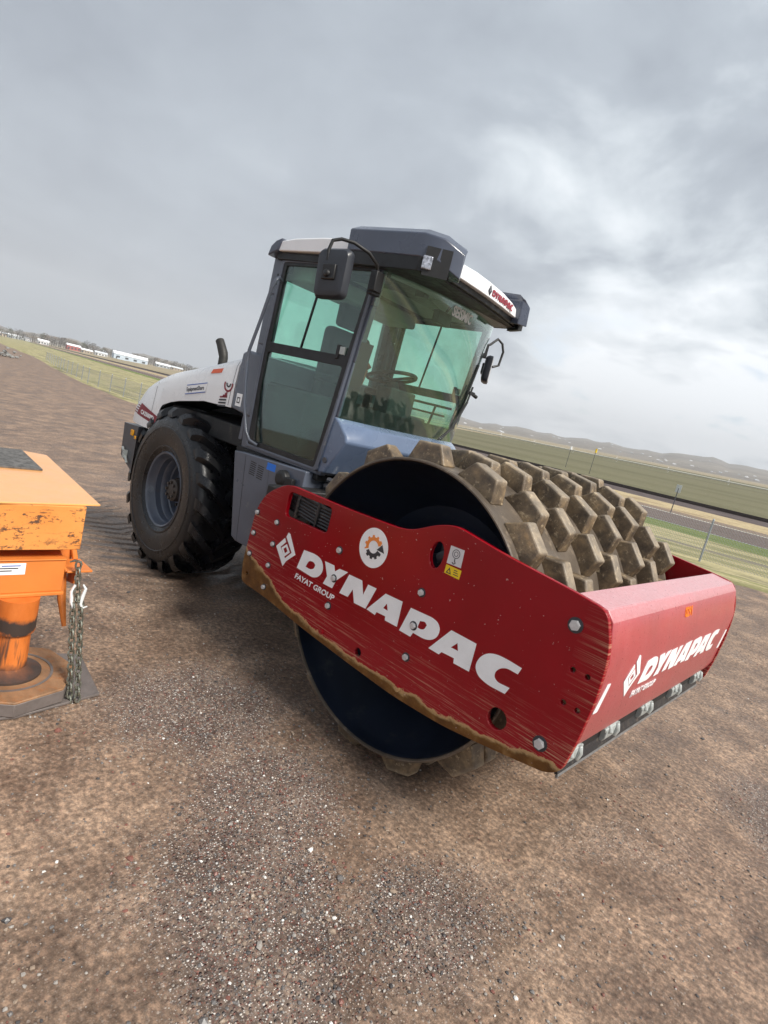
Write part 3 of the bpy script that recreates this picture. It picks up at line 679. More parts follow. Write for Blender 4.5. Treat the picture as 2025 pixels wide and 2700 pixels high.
# loose stones near the camera
def stones():
    bm = bmesh.new(); bmesh.ops.create_icosphere(bm, subdivisions=1, radius=1)
    base = np.array([v.co[:] for v in bm.verts]); F = np.array([[v.index for v in f.verts] for f in bm.faces]); bm.free()
    n = 90000; fwd = np.array([-0.65, 0.7415]); rgt = np.array([0.70, 0.67]); rgt = rgt/np.linalg.norm(rgt)
    t = 0.6+7.5*rng.random(n)**1.25; s = (rng.random(n)-0.5)*2*(0.35+0.78*t)
    cl = rng.random(n)
    px = 2.006+fwd[0]*t+rgt[0]*s; py = -3.636+fwd[1]*t+rgt[1]*s
    # denser in the stony patch left of the centre
    dens = np.full(n, 0.16)
    for (bx_, by_, br_) in STONY: dens = np.maximum(dens, np.exp(-((px-bx_+.12*np.sin(py*7))**2+(py-by_+.12*np.sin(px*8))**2)/(br_*1.15)**2))
    dens = np.clip(dens+0.10*np.sin(px*5+2*np.sin(py*4)), 0.05, 1)
    keep = cl < dens; px, py = px[keep], py[keep]; n = len(px)
    sz = 0.0024+0.0055*rng.random(n)**2.6; sz[rng.random(n) < 0.012] *= 2.0
    pz = land(px, py)+0.012*np.sin(px*1.3+py*0.7)*np.sin(py*1.9-px*0.4)
    jit = rng.uniform(0.65, 1.3, (n, 12, 3)); sc = np.stack([sz*rng.uniform(0.8, 1.5, n), sz*rng.uniform(0.8, 1.5, n), sz*rng.uniform(0.5, 0.9, n)], 1)
    V = base[None]*jit*sc[:, None, :]; a = rng.uniform(0, 6.28, n); ca, sa = np.cos(a)[:, None], np.sin(a)[:, None]
    X = V[..., 0]*ca-V[..., 1]*sa+px[:, None]; Y = V[..., 0]*sa+V[..., 1]*ca+py[:, None]; Z = V[..., 2]+(pz+sz*0.25)[:, None]
    vs = np.stack([X, Y, Z], -1).reshape(-1, 3); fs = (F[None]+12*np.arange(n)[:, None, None]).reshape(-1, 3)
    me = bpy.data.meshes.new('loose_gravel'); me.from_pydata(vs.tolist(), [], fs.tolist())
    cols = [(0.15, 0.14, 0.135), (0.20, 0.085, 0.065), (0.29, 0.22, 0.165), (0.07, 0.065, 0.065), (0.34, 0.31, 0.28), (0.72, 0.70, 0.66)]
    for i, c in enumerate(cols): me.materials.append(pm('stone_%s' % ['grey', 'red', 'tan', 'dark', 'pale', 'white'][i], c, 0.4, var=0.3, scale=60))
    ids = rng.choice(6, n, p=[0.26, 0.14, 0.27, 0.13, 0.17, 0.03]); me.polygons.foreach_set('material_index', np.repeat(ids, 20))
    o = bpy.data.objects.new('loose_gravel', me); COL.objects.link(o)
    tag(o, 'loose grey, red and tan stones strewn over the wet gravel yard', 'gravel', kind='stuff')
stones()

# ============================================================ ROAD ROLLER
roller = empty('road_roller', (0, 0, 0))
tag(roller, 'large red, white and slate grey single drum road roller with a padded steel drum', 'road roller')
# ---- side plates
OUT = [(-1.306, .600), (-.996, .598), (-.598, .565), (-.153, .546), (.25, .536), (.589, .557), (.872, .602), (1.166, .659), (1.226, .705), (1.252, .861), (1.271, 1.07), (1.268, 1.235), (1.253, 1.323),
       (1.205, 1.452), (1.061, 1.472), (.655, 1.512), (.36, 1.556), (.25, 1.525), (.092, 1.445), (.0, 1.426), (-.408, 1.410), (-1.033, 1.405), (-1.237, 1.275), (-1.31, 1.134), (-1.335, .741)]
RAD = [.05, .1, .1, .1, .1, .1, .1, .06, .06, .05, .05, .05, .05, .05, .1, .1, .09, .05, .08, .05, .1, .10, .08, .08, .05]
outline = rounded(OUT, RAD)
holes = [rounded([(-.987, 1.196), (-.552, 1.210), (-.552, 1.375), (-.987, 1.362)][::-1], 0.035)[::-1],
         [(0.290+0.043*math.cos(t)*1.0, 1.372+0.072*math.sin(t)) for t in [2*math.pi*i/24 for i in range(24)]],
         circle(.872, .758, .052), circle(-.069, .642, .026)]
small = [(1.14, 1.15), (1.208, 1.15), (1.144, .996), (1.211, .993), (-1.259, .678)]
for c in small: holes.append(circle(c[0], c[1], .0125, n=12))
plates = []
for sgn in (-1, 1):
    Y = 1.177*sgn
    pl = flat('side_plate', [outline]+holes, .015, .0035, side(Y), M['red'], roller)
    plates.append(pl)
    hx = [circle(0, 0, .021, n=6, a0=0.3)]
    bolts = [(-1.279, 1.129), (-1.044, 1.127), (-1.274, .978), (-1.038, .974), (-1.269, .825), (-1.037, .821), (-1.035, .663), (-.406, 1.152), (-.397, .974), (-.389, .798), (.262, 1.150), (.273, .781), (.267, .962)]
    def bolt(c, r, far=False):
        mb = MB(); y0 = Y+sgn*.015
        mb.mi = 1; mb.lathe([(0, 0), (r*1.45, 0), (r*1.45, .003), (0, .003)], 20, c=(c[0], y0 if sgn > 0 else y0-.003, c[1]))
        mb.mi = 0
        yb = y0+sgn*.003; ye = yb+sgn*.012
        mb.prism_y(circle(c[0], c[1], r, n=6, a0=random.random()), min(yb, ye), max(yb, ye)); mb.prism_y(circle(c[0], c[1], r*0.78, n=12), min(ye, ye+sgn*.002), max(ye, ye+sgn*.002))
        return mb.build('bolt', [M['steel'], M['dark_text']], pl)
    for c in bolts: bolt(c, .0155 if c[0] < -0.9 else .0175)
    for c in ((1.093, 1.338), (1.103, .768)): bolt(c, .0245)
    for c in ((-.394, .623), (.273, .594)):
        MB().prism_y(circle(c[0], c[1], .019, n=8), Y+sgn*.015 if sgn > 0 else Y-.025, Y+.025 if sgn > 0 else Y-.015).build('bolt', M['red'], pl)
PL = plates[0]
# lettering of the side plate
LT = dict(
 D=[[(-0.718, 1.044), (-0.604, 1.055), (-0.543, 1.043), (-0.512, 1.009), (-0.508, 0.969), (-0.533, 0.93), (-0.58, 0.907), (-0.749, 0.911)], [(-0.65, 0.998), (-0.605, 1.003), (-0.584, 0.99), (-0.589, 0.964), (-0.62, 0.947), (-0.671, 0.947)]],
 Y=[[(-0.507, 1.045), (-0.42, 1.049), (-0.403, 1.016), (-0.369, 1.046), (-0.295, 1.052), (-0.374, 0.969), (-0.393, 0.911), (-0.48, 0.908), (-0.459, 0.965)]],
 N=[[(-0.28, 1.044), (-0.169, 1.049), (-0.135, 0.974), (-0.116, 1.045), (-0.048, 1.048), (-0.092, 0.906), (-0.189, 0.901), (-0.224, 0.973), (-0.249, 0.914), (-0.324, 0.909)]],
 A=[[(0.026, 1.047), (0.155, 1.053), (0.161, 0.907), (0.068, 0.905), (0.064, 0.927), (-0.005, 0.923), (-0.012, 0.902), (-0.083, 0.907)], [(0.053, 1.0), (0.071, 0.963), (0.034, 0.964)]],
 P=[[(0.22, 1.045), (0.372, 1.054), (0.412, 1.045), (0.435, 1.017), (0.432, 0.973), (0.401, 0.94), (0.354, 0.925), (0.276, 0.925), (0.265, 0.897), (0.182, 0.897)], [(0.3, 1.004), (0.333, 1.014), (0.349, 1.002), (0.341, 0.974), (0.317, 0.963), (0.294, 0.965)]],
 B=[[(0.501, 1.043), (0.659, 1.043), (0.662, 0.895), (0.564, 0.892), (0.56, 0.917), (0.48, 0.912), (0.468, 0.893), (0.396, 0.894)], [(0.556, 0.998), (0.571, 0.962), (0.525, 0.96)]],
 C=[[(0.918, 1.044), (0.908, 1.008), (0.847, 1.009), (0.814, 0.991), (0.796, 0.963), (0.799, 0.936), (0.823, 0.923), (0.889, 0.928), (0.875, 0.89), (0.778, 0.885), (0.716, 0.899), (0.685, 0.935), (0.692, 0.983), (0.723, 1.025), (0.772, 1.045), (0.834, 1.049)]])
def soften(loop):
    out = []; n = len(loop)
    for i, p in enumerate(loop):
        a = Vector(loop[i-1]); b = Vector(p); c = Vector(loop[(i+1) % n]); u = (b-a); v = (c-b)
        if u.angle(v) < R_(62) and n >= 6:
            r = min(u.length, v.length)*0.49; p0 = b-u.normalized()*r; p1 = b+v.normalized()*r
            for k in range(5): t = k/4; q = p0*(1-t)**2+b*2*t*(1-t)+p1*t*t; out.append((q[0], q[1]))
        else: out.append(tuple(p))
    return out
for k_ in ('D', 'P', 'C'): LT[k_] = [soften(l) if (k_ != 'P' or len(l) > 6) else soften(l) for l in LT[k_]]
LG = [[(-1.001, .973), (-.93, 1.054), (-.910, 1.032), (-.955, .983), (-.868, .912), (-.891, .869)], [(-.905, 1.100), (-.885, 1.095), (-.791, .984), (-.868, .912), (-.887, .925), (-.831, .984), (-.918, 1.066)], [(-.944, .981), (-.897, 1.022), (-.850, .980), (-.895, .935)], [(-.922, .981), (-.898, 1.001), (-.875, .979), (-.896, .957)]]
def put_letters(T, parent, mat_=None, half=.0008):
    m_ = mat_ or M['white_decal']
    for k in LT: flat('letter', LT[k], half, 0, T, m_, parent)
    flat('emblem', LG, half, 0, T, m_, parent)
Yf = -1.1925
put_letters(side(Yf), PL)
text('small_lettering', 'FAYAT GROUP', .050, lambda x, y, z: Vector((-.752+x+y*0.22, Yf-z, .842+y)), M['white_decal'], PL, bold=.0012, sx=1.17)
# round sticker with a gear
flat('sticker', [circle(-.147, 1.258, .112, .116, 48)], .0008, 0, side(Yf), M['white_decal'], PL)
def gear(a0, a1, r0, r1, teeth):
    out = []; n = 60
    for i in range(n+1):
        t = a0+(a1-a0)*i/n; k = (t*teeth/(2*math.pi)) % 1.0; out.append((-.147+(r1 if k < 0.5 else r1*0.84)*math.cos(t), 1.262+(r1 if k < 0.5 else r1*0.84)*math.sin(t)))
    for i in range(n, -1, -1):
        t = a0+(a1-a0)*i/n; out.append((-.147+r0*math.cos(t), 1.262+r0*math.sin(t)))
    return out
flat('sticker_print', [gear(R_(25), R_(205), .038, .070, 11)], .0006, 0, side(Yf-.0012), M['sticker_or'], PL)
flat('sticker_print', [gear(R_(215), R_(345), .036, .070, 11)], .0006, 0, side(Yf-.0012), M['dark_text'], PL)
flat('sticker_print', [[(-.118, 1.256), (-.058, 1.254), (-.085, 1.296)]], .0006, 0, side(Yf-.0012), M['dark_text'], PL)
# lifting decal and warning decal
flat('lifting_decal', [[(.364, 1.356), (.455, 1.360), (.449, 1.452), (.363, 1.450)]], .0008, 0, side(Yf), pm('decal_grey', (.62, .60, .61), .5, var=.05), PL)
rg = lambda r, w: [circle(.407, 1.418, r, n=20), circle(.407, 1.418, r-w, n=20)]
flat('decal_print', rg(.024, .0035), .0005, 0, side(Yf-.001), M['dark_text'], PL); flat('decal_print', rg(.013, .003), .0005, 0, side(Yf-.001), M['dark_text'], PL)
MB().tube([(.407, Yf-.001, 1.392), (.409, Yf-.001, 1.380), (.416, Yf-.001, 1.372), (.406, Yf-.001, 1.364), (.396, Yf-.001, 1.370)], .0028, 6).build('decal_print', M['dark_text'], PL)
flat('warning_decal', [[(.365, 1.303), (.463, 1.301), (.463, 1.349), (.365, 1.349)]], .0008, 0, side(Yf), M['yellow'], PL)
flat('decal_print', [[(.374, 1.308), (.408, 1.308), (.391, 1.341)], [(.382, 1.313), (.400, 1.313), (.391, 1.330)]], .0005, 0, side(Yf-.001), M['dark_text'], PL)
for i in range(3): flat('decal_print', [[(.420, 1.313+i*.011), (.452-i*.005, 1.313+i*.011), (.452-i*.005, 1.317+i*.011), (.420, 1.317+i*.011)]], .0005, 0, side(Yf-.001), M['dark_text'], PL)

# ---- front beam
prof = [(1.050, 1.470), (1.195, 1.449), (1.232, 1.405), (1.268, 1.235), (1.262, 1.07), (1.243, .861), (1.222, .80), (1.190, .80), (1.215, .87), (1.235, 1.07), (1.240, 1.23), (1.205, 1.390), (1.185, 1.422), (1.050, 1.440)]
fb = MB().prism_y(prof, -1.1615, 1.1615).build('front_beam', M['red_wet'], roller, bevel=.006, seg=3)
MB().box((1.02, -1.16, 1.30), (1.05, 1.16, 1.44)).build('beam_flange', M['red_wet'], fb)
def front(x, y, z):   # plate facing +x, slightly leaning like the beam
    zz = y; xx = 1.262+(1.268-1.262)*(zz-1.07)/0.165 if zz > 1.07 else 1.243+(1.262-1.243)*(zz-.861)/0.209
    return Vector((xx+.0016+z, x, zz))
def front_l(x, y, z): return front(-.626+(x+.749)*.895, 1.032+(y-.908)*.93, z)
for k in LT: flat('letter', LT[k], .0008, 0, front_l, M['white_decal'], fb)
flat('emblem', LG, .0008, 0, lambda x, y, z: front(-.626+(x+.749)*.97, 1.032+(y-.908)*.98, z), M['white_decal'], fb)
text('small_lettering', 'FAYAT GROUP', .050, lambda x, y, z: front(-.66+x+y*0.22, .965+y, z), M['white_decal'], fb, bold=.0012, sx=1.1)
for y0 in (-1.130, 1.045):
    flat('reflective_strip', [rounded([(y0, .985), (y0+.052, .985), (y0+.082, 1.125), (y0+.040, 1.125)], .01)], .0008, 0, front, M['white_decal'], fb)
def fr2(x, y, z): 
    t = (1.405-y)/(0.17); return Vector((1.232+0.036*t+.0018+z, x, y))
text('unit_number', '0291', .075, lambda x, y, z: fr2(-.10+x+y*0.0, 1.335+y, z), M['orange_text'], fb, bold=.002, sx=1.0)
# scraper under the beam
scb = MB().box((1.165, -1.155, .705), (1.185, 1.155, .86)).build('scraper_bar', M['chassis'], roller, bevel=.003)
MB().prism_y([(1.158, .705), (1.188, .650), (1.200, .660), (1.175, .730)], -1.14, 1.14).build('scraper_blade', M['rubber'], scb)
MB().prism_y([(1.190, .648), (1.196, .640), (1.205, .648), (1.201, .660)], -1.14, 1.14).build('scraper_edge', pm('worn_edge', (.20, .20, .20), .4, .3, var=.3, scale=15), scb)
pr_ = None
for yc in (-1.06, -.60, -.07, .50, 1.02):
    if pr_ is None:
        mb = MB()
        mb.prism_y([(1.178, .785), (1.206, .785), (1.216, .755), (1.214, .715), (1.200, .690), (1.180, .69)], -.070, .070)
        mb.tube([(1.214, .050, .775), (1.224, .050, .74), (1.214, .050, .705)], .014, 8); mb.tube([(1.20, -.045, .79), (1.222, -.045, .745)], .016, 8); mb.box((1.185, -.095, .752), (1.215, .095, .772))
        o = pr_ = mb.build('scraper_clamp', M['cast'], scb, bevel=.005)
    else: o = pr_.copy(); COL.objects.link(o); o.parent = scb
    o.location = (0, yc, 0)

# ---- drum
ZC = .955; RD = .862
drum = MB()
drum.lathe([(RD, -1.105), (RD, -1.078), (RD-.004, -1.075), (RD-.004, 1.075), (RD, 1.078), (RD, 1.105), (RD-.006, 1.112), (RD-.014, 1.112), (RD-.020, 1.10), (RD-.020, -1.10), (RD-.014, -1.112), (RD-.006, -1.112)], 160, closed=True)
drum = drum.build('drum', M['shell'], roller, smooth=True); drum.location = (0, 0, ZC)
for sgn in (-1, 1):
    MB().lathe([(RD-.021, sgn*1.098), (RD-.026, sgn*1.07), (RD-.035, sgn*.98), (.60, sgn*.66), (.30, sgn*.60), (.28, sgn*.95), (0, sgn*.96)], 96).build('end_disc', M['drum_in'], drum, smooth=True)
# recessed weld ring
pad = MB(); vs = []
RT = RD+.108
def ringpt(a, r, y): return (r*math.sin(a), y, r*math.cos(a))
def pad_mesh():
    mb = MB(); a0, a1 = R_(9.3), R_(4.9)
    b = [ringpt(-a0, RD-.004, -.060), ringpt(a0, RD-.004, -.060), ringpt(a0, RD-.004, .060), ringpt(-a0, RD-.004, .060)]
    tp = [ringpt(-a1, RT, -.045), ringpt(a1, RT, -.045), ringpt(a1, RT, .045), ringpt(-a1, RT, .045)]
    md = [ringpt(0, RD-.004, -.070), ringpt(0, RD-.004, .070)]
    v = b+tp
    mb.add(v, [(4, 5, 6, 7), (0, 1, 5, 4), (1, 2, 6, 5), (2, 3, 7, 6), (3, 0, 4, 7), (3, 2, 1, 0)])
    return mb
phase = [21.6, 8.6, 14.9, 25.0, 7.0, 16.2, 2.0, 10.2, 20.0, 2.0]; ys = [-.990+i*.2205 for i in range(10)]
RING1 = [-28.5, -4.0, 21.3, 47.5, 75.9, 104.3, 132.6, 161.0, 187.0, 213.0, 239.0, 261.0, 283.0, 305.0, 500.0]; spots = []
for i in range(10):
    for k in range(14 if i else 15):
        th = phase[i]+k*360/14 if i else RING1[k]
        if th > 400: continue
        th = (th+180) % 360-180
        nrm = Vector((math.sin(R_(th)), 0, math.cos(R_(th)))); pos = Vector((0, ys[i], ZC))+nrm*RT
        vis = nrm.dot((CP-pos).normalized()) + (0.35 if abs(th) > 140 and i < 2 else 0) - 0.05*abs(ys[i]+1)
        spots.append((-vis, i, th))
spots.sort(key=lambda s: s[0]); pvar = []
for (_, i, th) in spots[:100]:
    vi = len(pvar) if len(pvar) < 5 else random.randrange(5)
    if vi == len(pvar):
        pm1 = pad_mesh(); r5 = random.Random(vi); pm1.v = [tuple(c+(r5.uniform(-.005, .005) if i_ >= 4 else 0) for c in p) for i_, p in enumerate(pm1.v)]
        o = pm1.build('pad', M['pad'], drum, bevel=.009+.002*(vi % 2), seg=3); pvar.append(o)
    else: o = pvar[vi].copy(); COL.objects.link(o)
    o.location = (0, ys[i], 0); o.rotation_euler = (0, R_(th), 0)
allp = MB()
for (_, i, th) in spots[100:]:
    m1 = pad_mesh(); Rm = Matrix.Rotation(R_(th), 3, 'Y'); allp.add([tuple(Rm @ Vector(p)+Vector((0, ys[i], 0))) for p in m1.v], m1.f)
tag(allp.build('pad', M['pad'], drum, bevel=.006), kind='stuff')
# ---- front frame bits behind the plates
fr = MB(); fr.box((-1.28, -1.16, .70), (-1.12, 1.16, 1.34)); fr.box((-1.45, -.32, .62), (-1.10, .32, 1.10)); fr.prism_z([(-1.45, -.3), (-1.9, -.22), (-1.9, .22), (-1.45, .3)], .66, 1.0)
fr.build('rear_cross_frame', M['chassis'], roller, bevel=.01)
MB().lathe([(0, -1.155), (.30, -1.155), (.30, -1.09), (.22, -1.06), (0, -1.06)], 40, c=(0, 0, ZC)).build('drum_bearing', M['chassis'], roller, smooth=True)
MB().lathe([(0, 1.155), (.30, 1.155), (.30, 1.09), (.22, 1.06), (0, 1.06)], 40, c=(0, 0, ZC)).build('drum_bearing', M['chassis'], roller, smooth=True)
hs = MB()
for i in range(7):
    z0 = 1.215+i*.021; hs.tube([(-1.06, -1.12-.004*(i % 3), z0+.02), (-.9, -1.130-.006*(i % 2), z0+.012), (-.75, -1.135+.006*(i % 2), z0), (-.60, -1.13, z0-.004), (-.48, -1.08, z0-.02)], .0115, 8)
for x in (-.93, -.72, -.58): hs.box((x-.008, -1.155, 1.20), (x+.008, -1.10, 1.37))
hs.build('hose_bundle', M['rubber'], roller, smooth=True)
MB().tube([(.25, -1.10, 1.34), (.33, -1.10, 1.40)], .03, 10).tube([(.24, -1.06, 1.30), (.24, -1.06, 1.46)], .02, 8).build('vibration_motor', M['grey_dark'], roller, smooth=True)

# ============================================================ rear unit, built in its own yawed frame
RO = (-1.5, 0, 0); RY = .08
def rp(mb, name, mat, bevel=0, smooth=False, seg=2):
    o = mb.build(name, mat, roller, bevel=bevel, smooth=smooth, seg=seg); o.location = RO; o.rotation_euler = (0, 0, RY); return o
def rflat(name, loops, half, bev, T, mat):
    o = flat(name, loops, half, bev, T, mat, roller); o.location = RO; o.rotation_euler = (0, 0, RY); return o
W8 = .80
# chassis
ch = MB(); ch.box((-2.3, -.36, .62), (-.62, .36, 1.52)); ch.box((-.7, -.40, .50), (.22, .40, 1.40)); ch.box((-1.95, -.72, 1.42), (-.80, .72, 1.60)); ch.box((-1.62, -.5, .74), (-1.44, .5, .98))
ch.box((.05, -.62, 1.18), (.30, .62, 1.44)); ch.box((-.40, -.3, .60), (.1, .3, .95)); ch.box((-.80, -.78, 1.40), (.20, .78, 1.455))
rp(ch, 'chassis', M['chassis'], bevel=.012)
st = MB(); st.tube([(.18, -.66, 1.36), (.33, -.60, 1.37), (.44, -.52, 1.36)], .028, 8); st.tube([(.25, -.72, 1.43), (.40, -.66, 1.42)], .02, 8); st.box((.33, -.60, 1.30), (.46, -.50, 1.39))
rp(st, 'steering_linkage', M['grey_dark'], smooth=True)
# counterweight
cw = MB(); cw.prism_y([(-2.63, 1.265), (-2.345, 1.275), (-2.345, .80), (-2.28, .775), (-2.60, .93)][::1], -.80, .80)
cwo = rp(cw, 'counterweight', M['grey_dark'], bevel=.02, seg=3)
MB().box((-2.46, -.815, 1.165), (-2.41, -.80, 1.225)).build('indicator_lamp', M['amber'], cwo, bevel=.006)
MB().box((-2.385, -.812, 1.140), (-2.355, -.80, 1.175)).build('indicator_lamp', M['amber'], cwo, bevel=.006)
ld = MB(); ld.box((-2.50, -.84, .92), (-2.47, -.80, 1.0)); ld.tube([(-2.55, -.82, 1.02), (-2.42, -.82, .88)], .012, 6); ld.build('tow_bracket', M['cast'], cwo)
# hood loft
XH = [-.952, -1.12, -1.35, -1.56, -1.73, -1.86, -1.99, -2.02, -2.06, -2.16, -2.26, -2.35, -2.43, -2.50, -2.55, -2.575]
top_f = lambda x: np.interp(x, [-2.575, -2.55, -2.49, -2.37, -2.2, -1.98, -1.56, -1.25, -.95], [1.36, 1.50, 1.58, 1.695, 1.805, 1.90, 2.015, 2.10, 2.195])
bot_f = lambda x: np.interp(x, [-2.53, -2.35, -2.16, -2.06, -2.03, -2.01, -1.9, -1.73, -1.35, -.95], [1.300, 1.295, 1.292, 1.38, 1.50, 1.555, 1.605, 1.65, 1.72, 1.735])
hw = lambda x: float(np.interp(x, [-2.575, -2.50, -2.35, -2.1, -.95], [.745, .775, .797, .80, .80]))
hv = []; hf = []
for x in XH:
    zt = float(top_f(x)); zb = float(bot_f(x)); wn = hw(x); cr = 0.07 if x > -2.3 else 0.03
    rr0 = min(.085, (zt-zb)*0.30)
    half = [(wn, zb), (wn+.004, zb+(zt-zb)*.35), (wn-.004, zt-rr0*1.2), (wn-.03, zt-rr0*.45), (wn-.085, zt-.008), (wn-.22, zt+cr*.35), (wn*.45, zt+cr*.8), (0, zt+cr)]
    sec = [(-a, b) for a, b in half]+[(a, b) for a, b in half[-2::-1]]
    hv += [(x, a, b) for a, b in sec]
m_ = 15
for i in range(len(XH)-1):
    for j in range(m_-1): hf.append((i*m_+j, i*m_+j+1, (i+1)*m_+j+1, (i+1)*m_+j))
hf.append(tuple(range((len(XH)-1)*m_, len(XH)*m_))); hf.append(tuple(range(m_-1, -1, -1)))
mb = MB(); mb.add(hv, hf); hood = rp(mb, 'hood', M['hood_white'])
def hy(x, z):
    zt = float(top_f(x)); zb = float(bot_f(x)); wn = hw(x); rr0 = min(.085, (zt-zb)*0.30)
    return float(np.interp(z, [zb, zb+(zt-zb)*.35, zt-rr0*1.2, zt-rr0*.45, zt-.008], [wn, wn+.004, wn-.004, wn-.03, wn-.085]))
hood.data.polygons.foreach_set('use_smooth', [True]*len(hood.data.polygons)); hood.data.set_sharp_from_angle(angle=R_(50)) if hasattr(hood.data, 'set_sharp_from_angle') else None
def hs_(Y=-.8065): return lambda x, y, z: Vector((x, Y-z, y))
# hood stickers
flat('reflector', [[(-1.325, 2.015), (-1.175, 2.045), (-1.165, 2.085), (-1.315, 2.055)]], .002, 0, lambda x, y, z: Vector((x, -hy(x, y-.045)-.003-z, y-.045)), M['reflector'], hood)
flat('sticker', [[(-1.645, 1.725), (-1.345, 1.795), (-1.335, 1.885), (-1.635, 1.815)]], .0006, 0, hs_(), M['white_decal'], hood)
for q in ((-1.645, 1.725), (-1.635, 1.808)):
    flat('sticker_print', [[(q[0], q[1]), (q[0]+.30, q[1]+.070), (q[0]+.30, q[1]+.078), (q[0], q[1]+.008)]], .0006, 0, hs_(-.8078), M['blue_text'], hood)
def tilt(x0, z0, a, Y): 
    ca, sa = math.cos(a), math.sin(a); return lambda x, y, z: Vector((x0+x*ca-y*sa, Y-z, z0+x*sa+y*ca))
text('sticker_print', 'EquipmentShare', .052, tilt(-1.628, 1.757, .23, -.808), M['dark_text'], hood, bold=.0006, sx=.78)
# emblem: red C over grey stripes
def arc(cx, cz, r0, r1, a0, a1, n=14):
    return [(cx+r1*math.cos(a0+(a1-a0)*i/n), cz+r1*math.sin(a0+(a1-a0)*i/n)) for i in range(n+1)]+[(cx+r0*math.cos(a0+(a1-a0)*i/n), cz+r0*math.sin(a0+(a1-a0)*i/n)) for i in range(n, -1, -1)]
flat('hood_emblem', [arc(-1.035, 1.915, .045, .062, R_(160), R_(380))], .0006, 0, hs_(), M['red_text'], hood)
flat('hood_emblem', [arc(-1.035, 1.925, .018, .032, R_(170), R_(370))], .0006, 0, hs_(), M['dark_text'], hood)
flat('hood_emblem', [[(-1.065, 1.835), (-1.025, 1.805), (-1.035, 1.855)], [(-1.095, 1.80), (-1.03, 1.81), (-1.03, 1.83), (-1.08, 1.825)]], .0006, 0, hs_(), M['red_text'], hood)
for i in range(4):
    z0 = 1.795-i*.026; flat('hood_emblem', [[(-1.125-i*.004, z0-.004), (-1.03, z0+.010), (-1.03, z0+.024), (-1.12-i*.004, z0+.010)]], .0006, 0, hs_(), M['red_text'] if i == 0 else M['dark_text'], hood)
def patch(name, A4, nu, nv, mat, o_, par=hood):
    vs = []; fs = []
    for j_ in range(nv+1):
        for i_ in range(nu+1):
            u, v = i_/nu, j_/nv
            x = (A4[0][0]*(1-u)+A4[1][0]*u)*(1-v)+(A4[3][0]*(1-u)+A4[2][0]*u)*v; z = (A4[0][1]*(1-u)+A4[1][1]*u)*(1-v)+(A4[3][1]*(1-u)+A4[2][1]*u)*v
            vs.append((x, -hy(x, z)-o_, z))
    for j_ in range(nv):
        for i_ in range(nu): a = j_*(nu+1)+i_; fs.append((a, a+1, a+nu+2, a+nu+1))
    return MB().add(vs, fs).build(name, mat, par, recalc=False)
patch('model_sticker', [(-2.44, 1.395), (-2.07, 1.350), (-2.045, 1.440), (-2.37, 1.515)], 16, 6, M['red_text'], .0025)
for i in range(4):
    patch('model_sticker', [(-2.515+i*.022, 1.408+i*.024), (-2.43+i*.014, 1.40+i*.026), (-2.43+i*.014, 1.411+i*.026), (-2.515+i*.022, 1.419+i*.024)], 4, 2, M['red_text'], .0025)
text('model_lettering', 'CA2500PD', .058, lambda x, y, z: Vector((-2.345+x, -hy(-2.345+x, 1.412+y-x*.10)-.0055-z, 1.412+y-x*.10)), M['white_decal'], hood, bold=.0015, sx=.93)
patch('panel_seam', [(-2.165, 1.30), (-2.160, 1.30), (-2.135, 1.80), (-2.140, 1.80)], 1, 12, M['dark_text'], .0012)
patch('panel_seam', [(-1.0, 1.745), (-.995, 1.745), (-.975, 2.13), (-.980, 2.13)], 1, 8, M['dark_text'], .0012)
# panel between hood and cab
gp = MB(); gp.prism_y([(-.95, 1.735), (-.66, 1.70), (-.66, 2.215), (-.86, 2.235), (-.925, 2.205)], -.812, .812)
gpo = rp(gp, 'engine_cowl', M['grey'], bevel=.02, seg=3)
MB().box((-.885, -.8165, 1.765), (-.815, -.812, 1.87)).build('decal', M['white_decal'], gpo)
flat('decal_print', [[(-.870, 1.79), (-.83, 1.79), (-.83, 1.84), (-.87, 1.84)], [(-.862, 1.80), (-.838, 1.80), (-.838, 1.83), (-.862, 1.83)]], .0004, 0, side(-.8172), M['dark_text'], gpo)
# exhaust
ex = MB(); ex.tube([(-2.00, -.22, 1.9), (-2.01, -.22, 2.15), (-2.03, -.22, 2.19), (-2.10, -.22, 2.28), (-2.125, -.22, 2.305)], [.046, .046, .048, .044, .044], 14)
exo = rp(ex, 'exhaust_pipe', M['exh'], smooth=True)
# fenders: black liner over the tyre
ar = MB()
for sgn in (-1, 1):
    pts = []; n = 12
    xs_ = np.linspace(-2.03, -.80, n)
    for i in range(n-1):
        a, b = xs_[i], xs_[i+1]; za = max(float(bot_f(a)), 1.2)+.012; zb_ = float(bot_f(b))+.012
        y0, y1 = sorted((sgn*.30, sgn*.79)); ar.add([(a, y0, za), (b, y0, zb_), (b, y1, zb_), (a, y1, za), (a, y0, za+.03), (b, y0, zb_+.03), (b, y1, zb_+.03), (a, y1, za+.03)], [(0, 1, 2, 3), (7, 6, 5, 4), (0, 4, 5, 1), (3, 2, 6, 7)])
rp(ar, 'wheel_arch_liner', M['black'])
